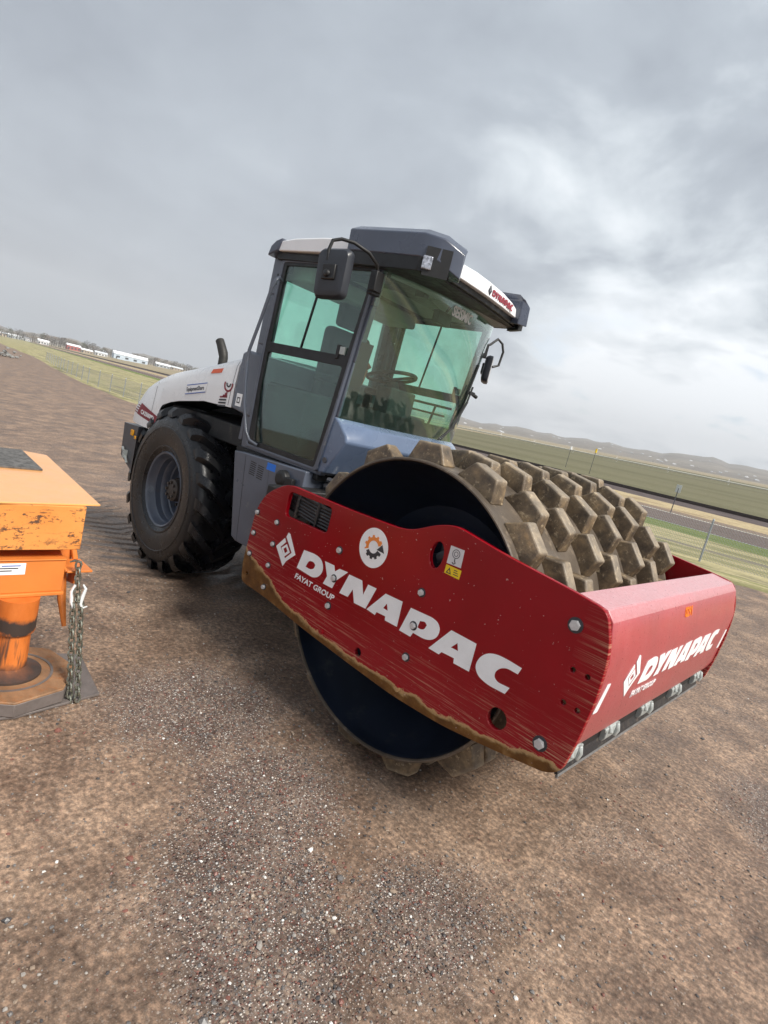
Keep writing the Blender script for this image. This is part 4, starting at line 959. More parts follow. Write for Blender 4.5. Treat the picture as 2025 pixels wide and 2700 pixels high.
# ---- wheels
def make_wheel():
    root = empty('wheel', (0, 0, 0)); root.parent = roller
    t = MB()
    half = [(.345, -.235), (.372, -.262), (.395, -.272), (.400, -.279), (.412, -.280), (.417, -.275), (.46, -.287), (.52, -.295), (.575, -.296), (.580, -.301), (.592, -.300), (.597, -.294), (.64, -.290), (.68, -.276), (.710, -.248), (.718, -.20), (.722, -.09)]
    t.lathe(half+[(r, -y) for r, y in half[::-1]], 96)
    NL = 20
    for s in (-1, 1):
        for k in range(NL):
            th0 = 2*math.pi*(k+(0.5 if s > 0 else 0))/NL; vs = []; ns = 9
            for i in range(ns):
                u = i/(ns-1); y = s*(-.018+.312*u); th = th0-.40*u**0.85; w = .034+.012*u
                ro = .800-.008*u; ri = .708
                if u > .82: q = (u-.82)/.18; ro = .793-.060*q; ri = .715-.03*q; y = s*(.238+.048*q**0.7)
                dth = w/.78
                for (r, dt, dy) in ((ri, -dth*1.2, 0), (ro, -dth, 0), (ro, dth*.9, 0), (ri, dth*1.15, 0)):
                    a = th+dt; vs.append((r*math.sin(a), y+dy, r*math.cos(a)))
            fs = [(0, 1, 2, 3), ((ns-1)*4+3, (ns-1)*4+2, (ns-1)*4+1, (ns-1)*4)]
            for i in range(ns-1):
                for j in range(3): fs.append((i*4+j, (i+1)*4+j, (i+1)*4+j+1, i*4+j+1))
            t.add(vs, fs)
    t.build('tyre', M['tyre'], root, smooth=True)
    r = MB(); r.lathe([(.362, -.252), (.352, -.262), (.338, -.255), (.330, -.235), (.322, -.19), (.312, -.180), (.306, -.13), (.296, -.120), (.288, -.06), (.276, -.05), (.27, .0), (.20, .02), (0, .02)], 72)
    r.lathe([(.345, .24), (.30, .20), (.28, .05), (0, .04)], 40)
    rim = r.build('rim', M['rim'], root, smooth=True)
    for k in range(10):
        a = 2*math.pi*k/10; MB().lathe([(0, -.035), (.016, -.035), (.018, .02)], 8, c=(.215*math.sin(a), .0, .215*math.cos(a))).build('wheel_nut', M['hub'], rim)
    h = MB(); h.lathe([(0, -.175), (.085, -.175), (.105, -.160), (.112, -.06), (.135, -.05), (.140, .03)], 24); 
    for k in range(8):
        a = 2*math.pi*k/8; h.box((-.012, -.19, -.012), (.012, -.16, .012), Matrix.Translation((.075*math.sin(a), 0, .075*math.cos(a))))
    h.build('hub', M['hub'], root, smooth=True)
    return root
w1 = make_wheel(); cr_, sr_ = math.cos(RY), math.sin(RY)
def rloc(x, y, z): return (RO[0]+x*cr_-y*sr_, x*sr_+y*cr_, z)
w1.location = (-3.095, -.712, .808); w1.rotation_euler = (0, 0, -.025)
w2 = dup(w1, roller); w2.location = (-3.06, .70, .808); w2.rotation_euler = (0, 0, math.pi-.025)

# ---- cab
def xA(z): return float(np.interp(z, [1.45, 1.9, 3.02], [.235, .275, .385]))      # front pillar line
def xB(z): return float(np.interp(z, [1.45, 1.9, 2.3, 3.02], [-.655, -.70, -.715, -.70]))  # rear pillar line
cabm = MB()
zz = [1.45, 1.9, 2.3, 2.7, 3.02]
for sgn in (-1, 1):
    y0, y1 = sorted((sgn*.735, sgn*.795))
    for i in range(4):
        a, b = zz[i], zz[i+1]
        cabm.prism_y([(xB(a)-.07, a), (xB(a)+.03, a), (xB(b)+.03, b), (xB(b)-.07, b)], y0, y1)
        cabm.prism_y([(xA(a)-.055, a), (xA(a)+.0, a), (xA(b)+.0, b), (xA(b)-.055, b)], y0, y1)
    cabm.box((-.75, y0, 2.955), (.385, y1, 3.02)); cabm.prism_y([(-.66, 1.45), (.235, 1.45), (.24, 1.49), (-.66, 1.49)], y0, y1)
cabm.box((-.78, -.735, 1.46), (-.73, .735, 1.95)); cabm.box((-.78, -.735, 2.86), (-.73, .735, 3.02)); cabm.box((.18, -.74, 1.455), (.22, .74, 1.86)); cabm.box((-.79, -.79, 1.5), (-.74, -.66, 3.0)); cabm.box((-.79, .66, 1.5), (-.74, .79, 3.0))
cab = rp(cabm, 'cab_frame', M['grey'], bevel=.008)
MB().box((-.72, -.73, 1.46), (.2, .73, 1.50)).build('cab_floor', M['trim'], cab)
MB().box((-.70, -.73, 2.97), (.55, .73, 3.0)).build('headliner', M['liner'], cab)
# doors
def door(sgn):
    y = sgn*.800; T = (lambda x, yy, z: Vector((x, y-z, yy)))
    fo = [(-.655, 1.475), (.205, 1.475), (xA(1.9)-.022, 1.9), (xA(2.96)-.022, 2.965), (-.665, 2.965), (-.685, 2.3), (-.675, 1.9)]
    up = [(-.615, 2.33), (xA(2.33)-.080, 2.33), (xA(2.9)-.065, 2.925), (-.60, 2.925)]
    lo = [(-.56, 1.535), (.150, 1.535), (xA(2.24)-.085, 2.255), (-.615, 2.255), (-.615, 1.95)]
    fo2 = [(-.632, 1.495), (.175, 1.495), (xA(1.9)-.042, 1.9), (xA(2.96)-.042, 2.948), (-.632, 2.948), (-.655, 2.3), (-.645, 1.9)]
    root = rflat('door', [rounded(fo, .03), rounded(fo2, .03)], .018, .004, T, M['grey'])
    fr_ = flat('door_seal', [rounded([(p[0]*.999, p[1]) for p in fo2], .03), rounded(up, .02), rounded(lo, .03)], .013, .002, T, M['black'], root)
    flat('upper_pane', [[(up[0][0]-.006, up[0][1]-.006), (up[1][0]+.006, up[1][1]-.006), (up[2][0]+.006, up[2][1]+.006), (up[3][0]-.006, up[3][1]+.006)]], .0025, 0, T, M['win'], root)
    flat('lower_pane', [[(lo[0][0]-.006, lo[0][1]-.006), (lo[1][0]+.006, lo[1][1]-.006), (lo[2][0]+.006, lo[2][1]+.006), (lo[3][0]-.006, lo[3][1]+.006), (lo[4][0]-.006, lo[4][1])]], .0025, 0, T, M['win'], root)
    flat('pane_divider', [[(-.262, 2.325), (-.250, 2.325), (-.168, 2.93), (-.180, 2.93)]], .008, 0, T, M['black'], root)
    yy = sorted((y-sgn*.005, y+sgn*.022))
    MB().box((.135, yy[0], 2.30), (.165, yy[1], 2.40)).build('latch', M['black'], root, bevel=.005)
    MB().box((.17, yy[0], 2.335), (.215, yy[1]-.004, 2.39)).build('latch_plate', M['cast'], root, bevel=.003)
    for z in (2.85, 2.78, 1.92, 1.60):
        MB().lathe([(0, 0), (.009, 0), (.009, .012), (0, .012)], 8, c=(-.69, y-.008 if sgn < 0 else y, z)).build('hinge_bolt', M['black'], root)
    return root
door(-1); door(1)
hd = MB(); hd.tube([(-.62, -.80, 2.80), (-.60, -.86, 2.815), (-.60, -.885, 2.79), (-.625, -.89, 2.73), (-.68, -.89, 2.48), (-.745, -.89, 2.23), (-.745, -.89, 2.15), (-.715, -.888, 1.98), (-.675, -.885, 1.80), (-.60, -.878, 1.60), (-.55, -.865, 1.535), (-.50, -.82, 1.51)], .0135, 10)
hdo = rp(hd, 'handrail', M['grey'], smooth=True)
# windscreen
def wsx(y, z): return float(np.interp(z, [1.88, 3.06], [.262, .392]))+.135*(1-(abs(y)/.8)**2.4)
def ws_grid(y0, y1, z0, z1, off_=0.0, ny=24, nz=8):
    vs = []; fs = []
    for j in range(nz+1):
        for i in range(ny+1):
            y = y0+(y1-y0)*i/ny; z = z0+(z1-z0)*j/nz; vs.append((wsx(y, z)+off_, y, z))
    for j in range(nz):
        for i in range(ny): a = j*(ny+1)+i; fs.append((a, a+1, a+ny+2, a+ny+1))
    return vs, fs
def ws_slab(mb, y0, y1, z0, z1, o0, o1, ny=24, nz=8):
    v, f = ws_grid(y0, y1, z0, z1, o0, ny, nz); mb.add(v, f); v, f = ws_grid(y0, y1, z0, z1, o1, ny, nz); mb.add(v, [q[::-1] for q in f])
mb = MB(); ws_slab(mb, -.79, .79, 1.885, 3.03, 0, .006); ws = rp(mb, 'windscreen', M['windscreen'], smooth=True)
mb = MB(); ws_slab(mb, -.79, .79, 1.88, 2.01, -.004, -.001, nz=1); ws_slab(mb, -.79, -.690, 1.98, 2.45, -.004, -.001, 2, 4); ws_slab(mb, .72, .79, 1.98, 2.9, -.004, -.001, 2, 4); mb.build('glass_border', M['black'], ws)
text('windscreen_lettering', 'SEISMIC', .104, lambda x, y, z: Vector((wsx(-.07+x, 2.87+y)+.009+z, -.07+x, 2.858+y)), M['clear_white'], ws, bold=.0035, sx=.84)
mb = MB(); ws_slab(mb, -.72, .72, 2.915, 3.03, -.016, -.012, nz=2); mb.build('sun_strip', pm('sun_strip', (.25, .27, .27), .6, var=.1), ws)
wp = MB(); wq = lambda y, z, o=.03: (wsx(y, z)+o, y, z)
wp.tube([wq(.35, 1.90), wq(.50, 2.02, .045), wq(.66, 2.28, .05), wq(.70, 2.42, .04)], .009, 6); wp.tube([wq(.40, 1.90), wq(.56, 2.04, .04), wq(.70, 2.28, .045)], .007, 6); wp.tube([wq(.62, 2.02, .015), wq(.68, 2.3, .015), wq(.72, 2.62, .012)], .011, 6); wp.box((.33, .76, 2.355), (.36, .83, 2.385)); wp.tube([(.34, .81, 2.37), (.36, .87, 2.35)], .018, 6)
wp.build('wiper', M['black'], ws, smooth=True)
rw = MB(); rw.box((-.760, -.66, 1.95), (-.754, .66, 2.86)); rp(rw, 'rear_window', M['win'])
# nose cover under the windscreen
nc = MB(); ny = 16; prof_n = []; vs = []; fs = []
for i in range(ny+1):
    y = -.80+1.6*i/ny; e = 1-(abs(y)/.8)**3; xb = wsx(y, 1.88)
    rdg = .37+.10*e
    ring_ = [(.215, 1.90-.0), (xb+.004, 1.895), (xb+.05+.04*e, 1.865), (rdg+.03, 1.785), (rdg+.045, 1.74), (rdg-.035, 1.60), (rdg-.10-.02*e, 1.478), (.195, 1.475)]
    vs += [(a, y, b) for a, b in ring_]
k = 8
for i in range(ny):
    for j in range(k): fs.append((i*k+j, i*k+(j+1) % k, (i+1)*k+(j+1) % k, (i+1)*k+j))
fs += [tuple(range(k)), tuple(range(ny*k+k-1, ny*k-1, -1))]
nc.add(vs, fs); nco = rp(nc, 'nose_cover', pm('nose_cover_paint', (.11, .15, .235), .26, var=.12, scale=2.5, coat=.5), bevel=.012, seg=3)
for yb, zb_ in ((-.803, 1.58),):
    MB().lathe([(0, 0), (.020, 0), (.020, .010), (0, .010)], 14, c=(.255, -.811, 1.575)).build('bolt', M['grey_dark'], nco)
# tank box under the door
bx = MB()
bx.prism_y([(-.72, 1.415), (-.60, 1.425), (.15, 1.455), (.15, .70), (-.48, .70), (-.545, .725)], -.855, -.46)
bxo = rp(bx, 'tank_box', M['grey'], bevel=.010, seg=3)
rp(MB().prism_y([(-.72, 1.415), (.15, 1.455), (.15, .70), (-.545, .725)], .46, .855), 'tank_box', M['grey'], bevel=.010)
for i in range(7):
    for j in range(2):
        x0 = -.485+j*.098; z0 = 1.375-i*.0165-j*.010; MB().prism_y([(x0, z0), (x0+.072, z0-.004), (x0+.072, z0+.003), (x0, z0+.007)], -.8562, -.8552).build('louver', M['black'], bxo)
MB().box((-.285, -.8568, 1.362), (-.185, -.855, 1.418)).build('sticker', M['blue'], bxo)
MB().lathe([(0, -.055), (.04, -.055), (.062, -.040), (.066, .0)], 20, c=(-.065, -.857, 1.345)).box((-.02, -.90, 1.30), (.07, -.86, 1.37)).build('filler_cap', M['black'], bxo, bevel=.006)
MB().prism_y([(-.565, 1.415), (-.561, 1.415), (-.461, .71), (-.465, .71)], -.8558, -.8550).build('panel_seam', M['black'], bxo)
MB().prism_y([(-.255, 1.36), (-.251, 1.36), (-.165, .71), (-.169, .71)], -.8558, -.8550).build('panel_seam', M['grey_dark'], bxo)

# ---- roof (slightly skewed like its bodywork in the view)
def rs(p):   # skew
    x, y, z = p; f = max(0.0, min(1.0, (x+.2)/.7)); return (x-.135*y*f, y, z+.035*y*f)
def skew(mb): mb.v = [rs(p) for p in mb.v]; return mb
rfv = []; rff = []
YR = [-.862, -.84, -.78, -.6, -.3, 0, .3, .6, .78, .84, .862]; XR = [-.72, -.66, -.5, -.2, 0, .2, .45, .62, .70, .735, .745]
def rz_top(x, y):
    e = 1-(abs(y)/.87)**3.2; zf = np.interp(x, [-.72, -.62, .1, .55, .72, .745], [3.06, 3.10, 3.125, 3.110, 3.075, 3.05]); return float(zf)-(.0 if abs(y) < .8 else .012*(abs(y)-.8)/.06)+.045*e
for x in XR:
    yc = float(np.interp(x, [.50, .62, .745], [1.0, .90, .79]))
    for y in YR: rfv.append((x+.03*(1-(y/.87)**2)*max(0, min(1, (x-.3)/.4)), y*yc, rz_top(x, y)+.015))
nY = len(YR)
for i in range(len(XR)-1):
    for j in range(nY-1): rff.append((i*nY+j, (i+1)*nY+j, (i+1)*nY+j+1, i*nY+j+1))
# skirt
per = [i*nY for i in range(len(XR))]+[(len(XR)-1)*nY+j for j in range(1, nY)]+[i*nY+nY-1 for i in range(len(XR)-2, -1, -1)]+[j for j in range(nY-2, 0, -1)]
b0 = len(rfv)
for q in per:
    x, y, z = rfv[q]; rfv.append((x+(.012 if x > .6 else 0), y, 3.018 if x < .5 else 3.015))
for a in range(len(per)):
    c = (a+1) % len(per); rff.append((per[a], per[c], b0+c, b0+a))
rff.append(tuple(b0+a for a in range(len(per))))
mb = MB(); mb.add(rfv, rff); roof = rp(skew(mb), 'roof', M['roof_white'], bevel=.006)
ub = MB(); ub.prism_z([(-.70, -.84), (.70, -.80), (.72, 0), (.70, .80), (-.70, .84)], 2.962, 3.012); ub.prism_z([(.60, -.80), (.72, -.78), (.73, -.70), (.745, 0), (.73, .70), (.72, .78), (.60, .80)], 2.975, 3.020); ub.prism_z([(.02, -.868), (.60, -.866), (.66, -.83), (.60, 0), (.66, .83), (.60, .866), (.02, .868)], 2.962, 3.052); ub.box((.34, -.40, 2.90), (.42, -.33, 2.96)); ub.box((-.66, -.80, 2.88), (-.60, -.74, 2.98))
skew(ub).build('roof_underside', M['black'], roof, bevel=.004)
# dark corner modules with lamps
def corner(sgn):
    pts = [(.02, .60), (.02, .868), (.60, .868), (.73, .80), (.845, .68), (.80, .60)]
    low = [(.03, .60), (.03, .872), (.59, .872), (.72, .81), (.85, .70), (.80, .60)]
    mb = MB(); n = len(pts); topz = [3.250, 3.240, 3.240, 3.225, 3.165, 3.20]
    botz = [3.035, 3.052, 3.048, 3.04, 2.965, 2.965]
    tin = [(p[0]*.94+.02, p[1]-.075) for p in pts]
    v = [(p[0], sgn*p[1], z) for p, z in zip(low, botz)]+[(p[0], sgn*p[1], z-.045) for p, z in zip(pts, topz)]+[(p[0], sgn*max(p[1], .56), z) for p, z in zip(tin, topz)]
    f = [tuple(range(2*n, 3*n))]+[tuple(range(n))]
    for i in range(n):
        j = (i+1) % n; f += [(i, j, n+j, n+i), (n+i, n+j, 2*n+j, 2*n+i)]
    mb.add(v, f); o = skew(mb).build('roof_module', M['navy'], roof, bevel=.022, seg=4)
    # recess and lamp on the chamfered corner
    a = Vector((.612, sgn*.866, 0)); b = Vector((.842, sgn*.705, 0)); d = (b-a).normalized(); nn = Vector((d.y*(-1 if sgn < 0 else 1)*-1, 0, 0))
    nrm = Vector((abs(d.y), sgn*abs(d.x), 0)).normalized(); L0 = (b-a).length
    def quad(u0, u1, z0, z1, o0, o1):
        v = []
        for oo in (o0, o1):
            for (u, z) in ((u0, z0), (u1, z0), (u1, z1), (u0, z1)):
                q = a+d*(u*L0)+nrm*oo; v.append((q.x, q.y, z))
        return MB().add(v, [(0, 1, 2, 3), (4, 5, 6, 7), (0, 1, 5, 4), (1, 2, 6, 5), (2, 3, 7, 6), (3, 0, 4, 7)])
    skew(quad(.10, .74, 2.94, 3.118, -.03, .014)).build('lamp_recess', M['black'], o)
    skew(quad(.06, .30, 2.975, 3.058, .008, .026)).build('lamp', M['lens'], o, bevel=.006)
    return o
corner(-1); corner(1)
re_ = MB(); re_.prism_y([(-.785, 2.975), (-.76, 3.05), (-.71, 3.09), (-.64, 3.112), (-.67, 3.012)], -.875, .875); skew(re_).build('roof_rear_trim', M['navy'], roof, bevel=.012, seg=3)
LTc = 0.0
def fascia(x, y, z): 
    yy = x; q = rs((.757+.03*(1-(yy/.87)**2)+z+.004-(y-3.02)*.12, yy, y)); return Vector(q)
for k in LT: flat('letter', LT[k], .0006, 0, lambda x, y, z: fascia(-.02+(x+.75)*.29, 3.035+(y-.9)*.34, z), M['red_text'], roof)
flat('emblem', LG, .0006, 0, lambda x, y, z: fascia(-.02+(x+.75)*.30, 3.035+(y-.9)*.34, z), M['dark_text'], roof)

# ---- mirrors
def mirror(c, rot, arm, s=1.0):
    root = MB()
    pts = rounded([(-.118, -.155), (.118, -.150), (.128, .13), (.10, .158), (-.10, .158), (-.125, .13)], .045)
    mm = Matrix.Translation(c) @ Matrix.Rotation(rot, 4, 'Z') @ Matrix.Rotation(-.06, 4, 'Y')
    n = len(pts); vs = []
    for k_, (o_, sc_) in enumerate(((-.038, .72), (-.030, .9), (-.005, 1.0), (.028, .985), (.030, .93))):
        vs += [tuple(mm @ Vector((p[0]*sc_*s, o_, p[1]*sc_*s))) for p in pts]
    fs = [tuple(range(n)), tuple(range(4*n, 5*n))]
    for k_ in range(4):
        for i in range(n): fs.append((k_*n+i, k_*n+(i+1) % n, (k_+1)*n+(i+1) % n, (k_+1)*n+i))
    root.add(vs, fs); o = rp(root, 'mirror', M['mirror'], smooth=True)
    MB().box((-.05, -.055, -.045), (.05, -.03, .05), mm).lathe([(0, -.075), (.022, -.07), (.03, -.03)], 12, c=tuple(mm @ Vector((0, 0, -.01)))).build('mirror_joint', M['black'], o, bevel=.006)
    MB().box((-.10*s, .031, -.13*s), (.10*s, .034, .13*s), mm).build('mirror_glass', M['steel'], o)
    MB().tube(arm, .0115, 10).build('mirror_arm', M['black'], o, smooth=True)
    b = arm[0]; MB().box((b[0]-.03, b[1]-.04, b[2]-.11), (b[0]+.03, b[1]+.04, b[2]+.02)).tube([(b[0]-.045, b[1], b[2]-.12), (b[0]-.045, b[1], b[2])], .016, 8).box((b[0]-.04, b[1]-.03, b[2]-.13), (b[0]+.01, b[1]+.06*(1 if b[1] < 0 else -1), b[2]-.10)).build('mirror_bracket', M['black'], o, bevel=.006)
    return o
mirror((.335, -1.20, 2.775), R_(8), [(.435, -.90, 2.875), (.44, -.93, 2.93), (.43, -1.02, 2.975), (.38, -1.12, 3.00), (.325, -1.18, 3.00), (.295, -1.225, 2.975), (.292, -1.24, 2.91), (.30, -1.235, 2.85)])
mirror((.30, 1.03, 2.63), R_(-62), [(.27, .92, 2.83), (.28, 1.0, 2.86), (.31, 1.06, 2.93), (.34, 1.11, 2.90), (.36, 1.13, 2.83), (.355, 1.12, 2.70), (.33, 1.06, 2.67)], .80)

# ---- interior
sb = MB(); sb.box((-.55, -.27, 1.85), (-.02, .27, 1.98)); sb.box((-.64, -.26, 1.98), (-.50, .26, 2.62), Matrix.Rotation(0, 4, 'Y')); seat = rp(sb, 'seat', M['seat'], bevel=.05, seg=4)
MB().box((-.64, -.15, 2.64), (-.55, .15, 2.86)).build('headrest', M['seat'], seat, bevel=.04, seg=3)
MB().box((-.45, -.2, 1.50), (-.10, .2, 1.85)).build('seat_base', M['trim'], seat, bevel=.02)
for yy in (-.33, .33): MB().box((-.50, yy-.045, 2.14), (-.08, yy+.045, 2.20)).box((-.50, yy-.03, 1.9), (-.42, yy+.03, 2.14)).build('armrest', M['seat'], seat, bevel=.02)
MB().tube([(.0, -.33, 2.18), (.03, -.33, 2.30)], .014, 8).lathe([(0, -.035), (.034, 0), (0, .035)], 10, 'z', c=(.03, -.33, 2.33)).build('control_lever', pm('brown_knob', (.22, .07, .03), .4, var=.1), seat)
co_ = MB(); co_.tube([(.20, 0, 1.5), (.14, 0, 1.95), (.05, 0, 2.27)], [.10, .07, .05], 12); co_.box((.04, -.17, 1.98), (.20, .17, 2.22)); colm = rp(co_, 'steering_column', M['trim'], bevel=.015)
mt = Matrix.Translation((.03, 0, 2.31)) @ Matrix.Rotation(R_(-14), 4, 'Y')
sw = MB(); sw.torus((0, 0, 0), .205, .205, .016, Matrix(((1, 0, 0), (0, 0, 1), (0, 1, 0))), 32, 8); 
for k in range(3): a = k*2.094+.5; sw.tube([(0, 0, -.02), (.2*math.cos(a), .2*math.sin(a), 0)], .012, 6)
sw.v = [tuple(mt @ Vector(p)) for p in sw.v]; sw.build('steering_wheel', M['black'], colm, smooth=True)
dk = MB(); dk.box((-.66, -.72, 1.5), (-.15, -.40, 2.02)); dk.box((-.66, .40, 1.5), (-.1, .72, 1.98)); dk.box((.0, -.62, 1.5), (.18, -.25, 1.92)); dk.box((-.74, -.7, 1.5), (-.66, .7, 2.05)); dk.box((-.2, .42, 1.98), (.02, .66, 2.04))
rp(dk, 'console', M['trim'], bevel=.02)
rp(MB().box((-.745, -.70, 2.84), (-.40, .70, 2.965)), 'roof_console', M['liner'], bevel=.02)
rl = MB(); rl.tube([(-.62, .76, 2.20), (.2, .76, 2.19)], .012, 6); rl.tube([(-.1, .755, 1.52), (.02, .755, 2.18)], .012, 6); rl.tube([(-.62, .76, 2.12), (.14, .76, 2.11)], .010, 6); rp(rl, 'inner_grab_rail', M['black'], smooth=True)
iv = MB(); iv.box((.30, -.02, 2.80), (.36, .17, 2.90)); iv.tube([(.36, .07, 2.9), (.40, .07, 2.97)], .012, 6); rp(iv, 'inner_mirror', M['black'], bevel=.01)

# ============================================================ ORANGE MACHINE
om = empty('orange_machine', (-1.6, -2.6, 0)); tag(om, 'end of a scratched orange steel machine on a round jack leg at the left edge', 'machine')
def wear_orange():
    m, t, bs, L = new_mat('scraped_orange_paint'); co = coords(t)
    c = ramp(t, tex_noise(t, co, 3, 5), [(0.3, (0.68, 0.23, 0.045)), (0.7, (0.78, 0.32, 0.085))])
    n1 = tex_noise(t, co, 1.0, 7, 0.75, (10, 16, 26)); n2 = tex_noise(t, co, 2.0, 4, 0.6, (1, 1.6, 1)); n3 = tex_noise(t, co, 1.0, 5, 0.65, (6, 9, 60))
    msk = mth(t, 'MULTIPLY', ramp(t, n1, [(0.54, 0.0), (0.58, 1.0)]), ramp(t, n2, [(0.38, 0.0), (0.52, 1.0)]))
    msk = mth(t, 'MAXIMUM', msk, mth(t, 'MULTIPLY', ramp(t, n3, [(0.62, 0.0), (0.66, 1.0)]), ramp(t, n2, [(0.38, 0.0), (0.50, 0.9)])))
    c = mixc(t, msk, c, ramp(t, n1, [(0.55, (0.16, 0.07, 0.03)), (0.75, (0.05, 0.045, 0.045))]))
    sp = t.nodes.new('ShaderNodeSeparateXYZ'); L(co, sp.inputs[0])
    L(c, bs.inputs['Base Color']); bs.inputs['Roughness'].default_value = 0.42; bump(t, bs, msk, 0.3, 0.002); return m
M_wo = wear_orange()
def leg_mat():
    m, t, bs, L = new_mat('greasy_orange_leg'); co = coords(t); sp = t.nodes.new('ShaderNodeSeparateXYZ'); L(co, sp.inputs[0])
    n = tex_noise(t, co, 5, 6, 0.7, (1, 1, 0.5)); nz = mth(t, 'ADD', sp.outputs[2], mth(t, 'MULTIPLY', mth(t, 'SUBTRACT', n, 0.5), 0.16))
    g1 = ramp(t, nz, [(0.12, 1.0), (0.17, 0.85), (0.21, 0.0), (0.355, 0.0), (0.375, 1.0), (0.43, 1.0), (0.455, 0.0)])
    st_ = mth(t, 'MULTIPLY', ramp(t, tex_noise(t, co, 1, 5, 0.6, (30, 30, 3)), [(0.5, 0.0), (0.6, 0.85)]), ramp(t, sp.outputs[2], [(0.20, 1.0), (0.38, 1.0), (0.42, 0.0)]))
    c = mixc(t, mth(t, 'MAXIMUM', g1, st_), ramp(t, n, [(0.3, (0.52, 0.12, 0.014)), (0.7, (0.68, 0.20, 0.04))]), (0.05, 0.035, 0.03))
    L(c, bs.inputs['Base Color']); bs.inputs['Roughness'].default_value = 0.5; return m
def ob(mb, name, mat, par=om, bevel=.004, smooth=False):
    mb.v = [(p[0]+1.6, p[1]+2.6, p[2]) for p in mb.v] if par is om else mb.v
    return mb.build(name, mat, par, bevel=bevel, smooth=smooth)
dk_ = MB(); dk_.prism_z([(-1.372, -2.228), (-2.70, -2.120), (-2.775, -2.255), (-2.77, -3.6), (-1.330, -3.6), (-1.336, -2.742)][::-1], 1.090, 1.100)
deck = ob(dk_, 'deck', M['or_deck'], bevel=.002)
MB().prism_z([(p[0]+1.6, p[1]+2.6) for p in [(-2.142, -2.311), (-2.743, -2.274), (-2.80, -3.5), (-2.14, -3.5)][::-1]], 1.1015, 1.112).build('grip_mat', pm('grip_mat_grey', (.13, .125, .12), .85, var=.6, scale=30, bmp=.6), deck)
bd = MB(); bd.box((-2.60, -3.6, .832), (-1.345, -2.310, 1.089)); ob(bd, 'body_box', M_wo)
bm_ = MB(); bm_.box((-1.95, -3.6, .580), (-1.352, -2.372, .768)); bm_.box((-1.97, -3.6, .560), (-1.335, -2.365, .580)); bm_.box((-1.97, -3.6, .768), (-1.345, -2.372, .776)); beam = ob(bm_, 'cross_beam', M['or_paint'])
MB().box((1.6-1.3515, 2.6-2.80, .690), (1.6-1.350, 2.6-2.575, .755)).build('data_plate', M['white_decal'], beam)
for i, (a, b) in enumerate(((-2.69, -2.60), (-2.72, -2.61), (-2.74, -2.64))): MB().box((1.6-1.3498, 2.6+a, .738-i*.014), (1.6-1.3490, 2.6+b, .744-i*.014)).build('plate_print', M['blue_text'] if i == 0 else M['dark_text'], beam)
br = MB(); br.prism_y([(-1.90, .83), (-1.62, .83), (-1.36, .70), (-1.36, .69), (-1.95, .69)], -2.365, -2.355); br.box((-1.55, -2.36, .690), (-1.345, -2.22, .702)); br.prism_y([(-1.50, .69), (-1.36, .69), (-1.40, .60), (-1.50, .58)], -2.30, -2.29); br.box((-1.62, -2.33, .60), (-1.58, -2.26, .84))
br.tube([(-1.46, -2.35, .69), (-1.42, -2.34, .50), (-1.36, -2.325, .35)], [.026, .024, .012], 10); br.tube([(-1.60, -2.27, .83), (-1.55, -2.25, .70)], .018, 8)
ob(br, 'chain_bracket', M['or_paint'], bevel=.002)
lg = MB(); LX, LY = -1.36, -2.585
lg.lathe([(0, .560), (.104, .560), (.104, .375), (.100, .360), (.086, .358), (.086, .15), (.115, .135), (.165, .118), (.165, .105), (0, .105)], 40, 'z', c=(LX, LY, 0)); ob(lg, 'jack_leg', leg_mat(), bevel=0, smooth=True)
ft = MB(); octo = [(LX+.345*math.cos(R_(22.5+45*k+14)), LY+.345*math.sin(R_(22.5+45*k+14))) for k in range(8)]
ft.prism_z(octo, .02, .105); foot = ob(ft, 'foot_plate', M['rust'], bevel=.006)
octr = [(1.6+LX+.3485*math.cos(R_(22.5+45*k+14)), 2.6+LY+.3485*math.sin(R_(22.5+45*k+14))) for k in range(8)]
MB().prism_z(octr, .024, .094).build('foot_rim', M['plate_grey'], foot, bevel=.003)
MB().lathe([(.212, .1052), (.212, .109), (.226, .109), (.226, .1052)], 40, 'z', c=(LX+1.6, LY+2.6, 0), closed=True).build('foot_ring', M['plate_grey'], foot)
# wooden block and thin steel sheet under the foot
sh = MB().prism_z([(-1.03, -2.62), (-1.10, -2.165), (-1.60, -2.10), (-1.78, -2.55), (-1.60, -3.1), (-1.10, -3.0)][::-1], .004, .019).build('steel_sheet', M['plate_grey'], bevel=.003)
tag(sh, 'thin grey muddy steel sheet lying on the gravel under the orange jack foot', 'sheet')
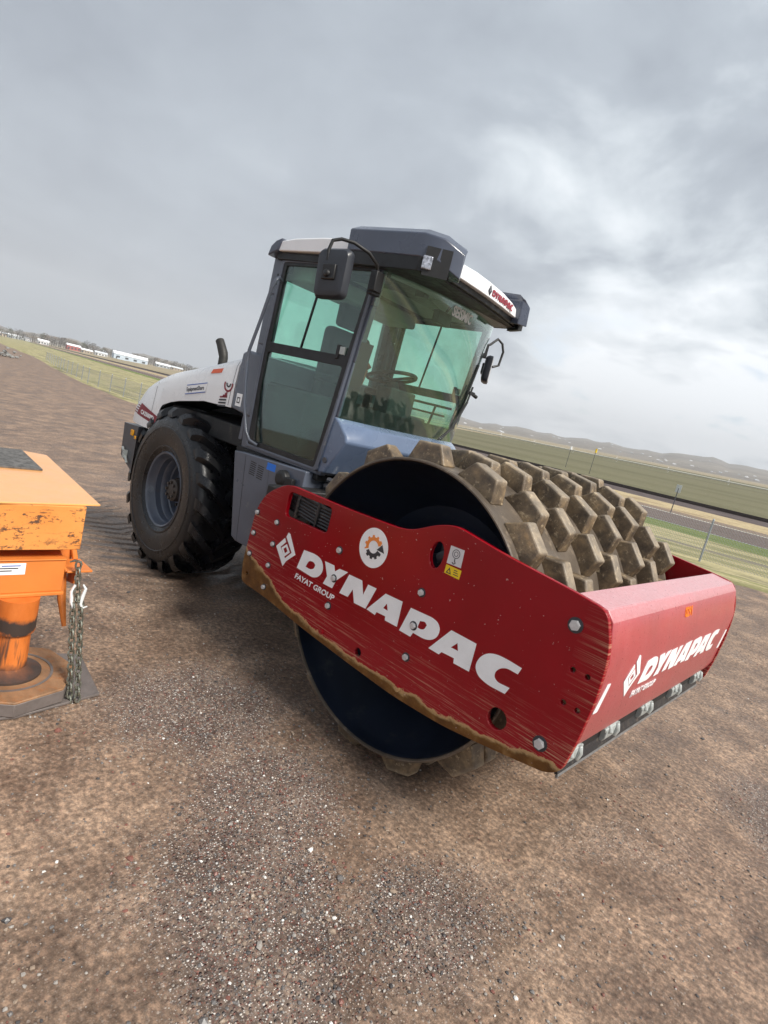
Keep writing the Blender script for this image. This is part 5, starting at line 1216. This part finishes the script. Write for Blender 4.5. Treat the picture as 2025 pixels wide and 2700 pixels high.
# chain
cn = empty('chain', (-1.30, -2.32, .0)); tag(cn, 'doubled bright steel chain with a hook hanging from the orange machine', 'chain')
A = Vector((-1.322, -2.315, .745)); B = Vector((-1.085, -2.318, .030)); dr = (B-A).normalized(); off_c = Vector(cn.location)
lat = Vector((.55, .83, .18)).normalized(); lat = (lat-dr*lat.dot(dr)).normalized(); nn_ = dr.cross(lat)
base_m = Matrix((lat, nn_, dr)).transposed()
def link(pos, odd, name='link', L_=.0250, w_=.0155, r_=.0068):
    mt_ = base_m @ Matrix.Rotation(R_(45 if odd else -45), 3, 'Z'); mb = MB(); mb.torus(tuple(pos-off_c), w_, L_, r_, mt_); return mb.build(name, M['zinc'], cn, smooth=True)
n = 21; Lt = (B-A).length
for i in range(n):
    p = A+dr*(Lt*i/(n-1))
    if i < 6:
        link(p, i % 2)
    else:
        link(p+lat*.021, i % 2); link(p-lat*.021+dr*.012, (i+1) % 2)
hk = MB(); c0 = A+dr*.18-off_c
hk.tube([c0-dr*.07-lat*.012, c0-dr*.03-lat*.030, c0+dr*.03-lat*.030, c0+dr*.065-lat*.018], [.007, .010, .010, .007], 8)
hk.tube([c0-dr*.07+lat*.030, c0-dr*.045+lat*.044, c0-dr*.005+lat*.030, c0+dr*.04+lat*.018, c0+dr*.065+lat*.03, c0+dr*.055+lat*.055], [.005, .009, .011, .010, .008, .004], 8)
hk.build('hook', pm('bright_zinc', (.80, .82, .82), .3, .3, var=.1), cn, smooth=True)
hk = MB(); c1 = A-dr*.02-off_c; hk.tube([c1-lat*.045, c1-lat*.02-dr*.008, c1+lat*.012, c1+lat*.018+dr*.02], [.004, .008, .008, .006], 8); hk.build('shackle', M['zinc'], cn, smooth=True)

# ============================================================ HAZE
def haze():
    m = bpy.data.materials.new('haze_air'); m.use_nodes = True; t = m.node_tree; t.nodes.clear()
    out = t.nodes.new('ShaderNodeOutputMaterial'); v = t.nodes.new('ShaderNodeVolumePrincipled')
    v.inputs['Color'].default_value = (0.92, 0.95, 1.0, 1); v.inputs['Density'].default_value = 0.00030
    t.links.new(v.outputs[0], out.inputs['Volume'])
    o = MB().box((-5600, -5200, -330), (5600, 5600, 420)).build('haze', m); tag(o, kind='stuff')
haze()
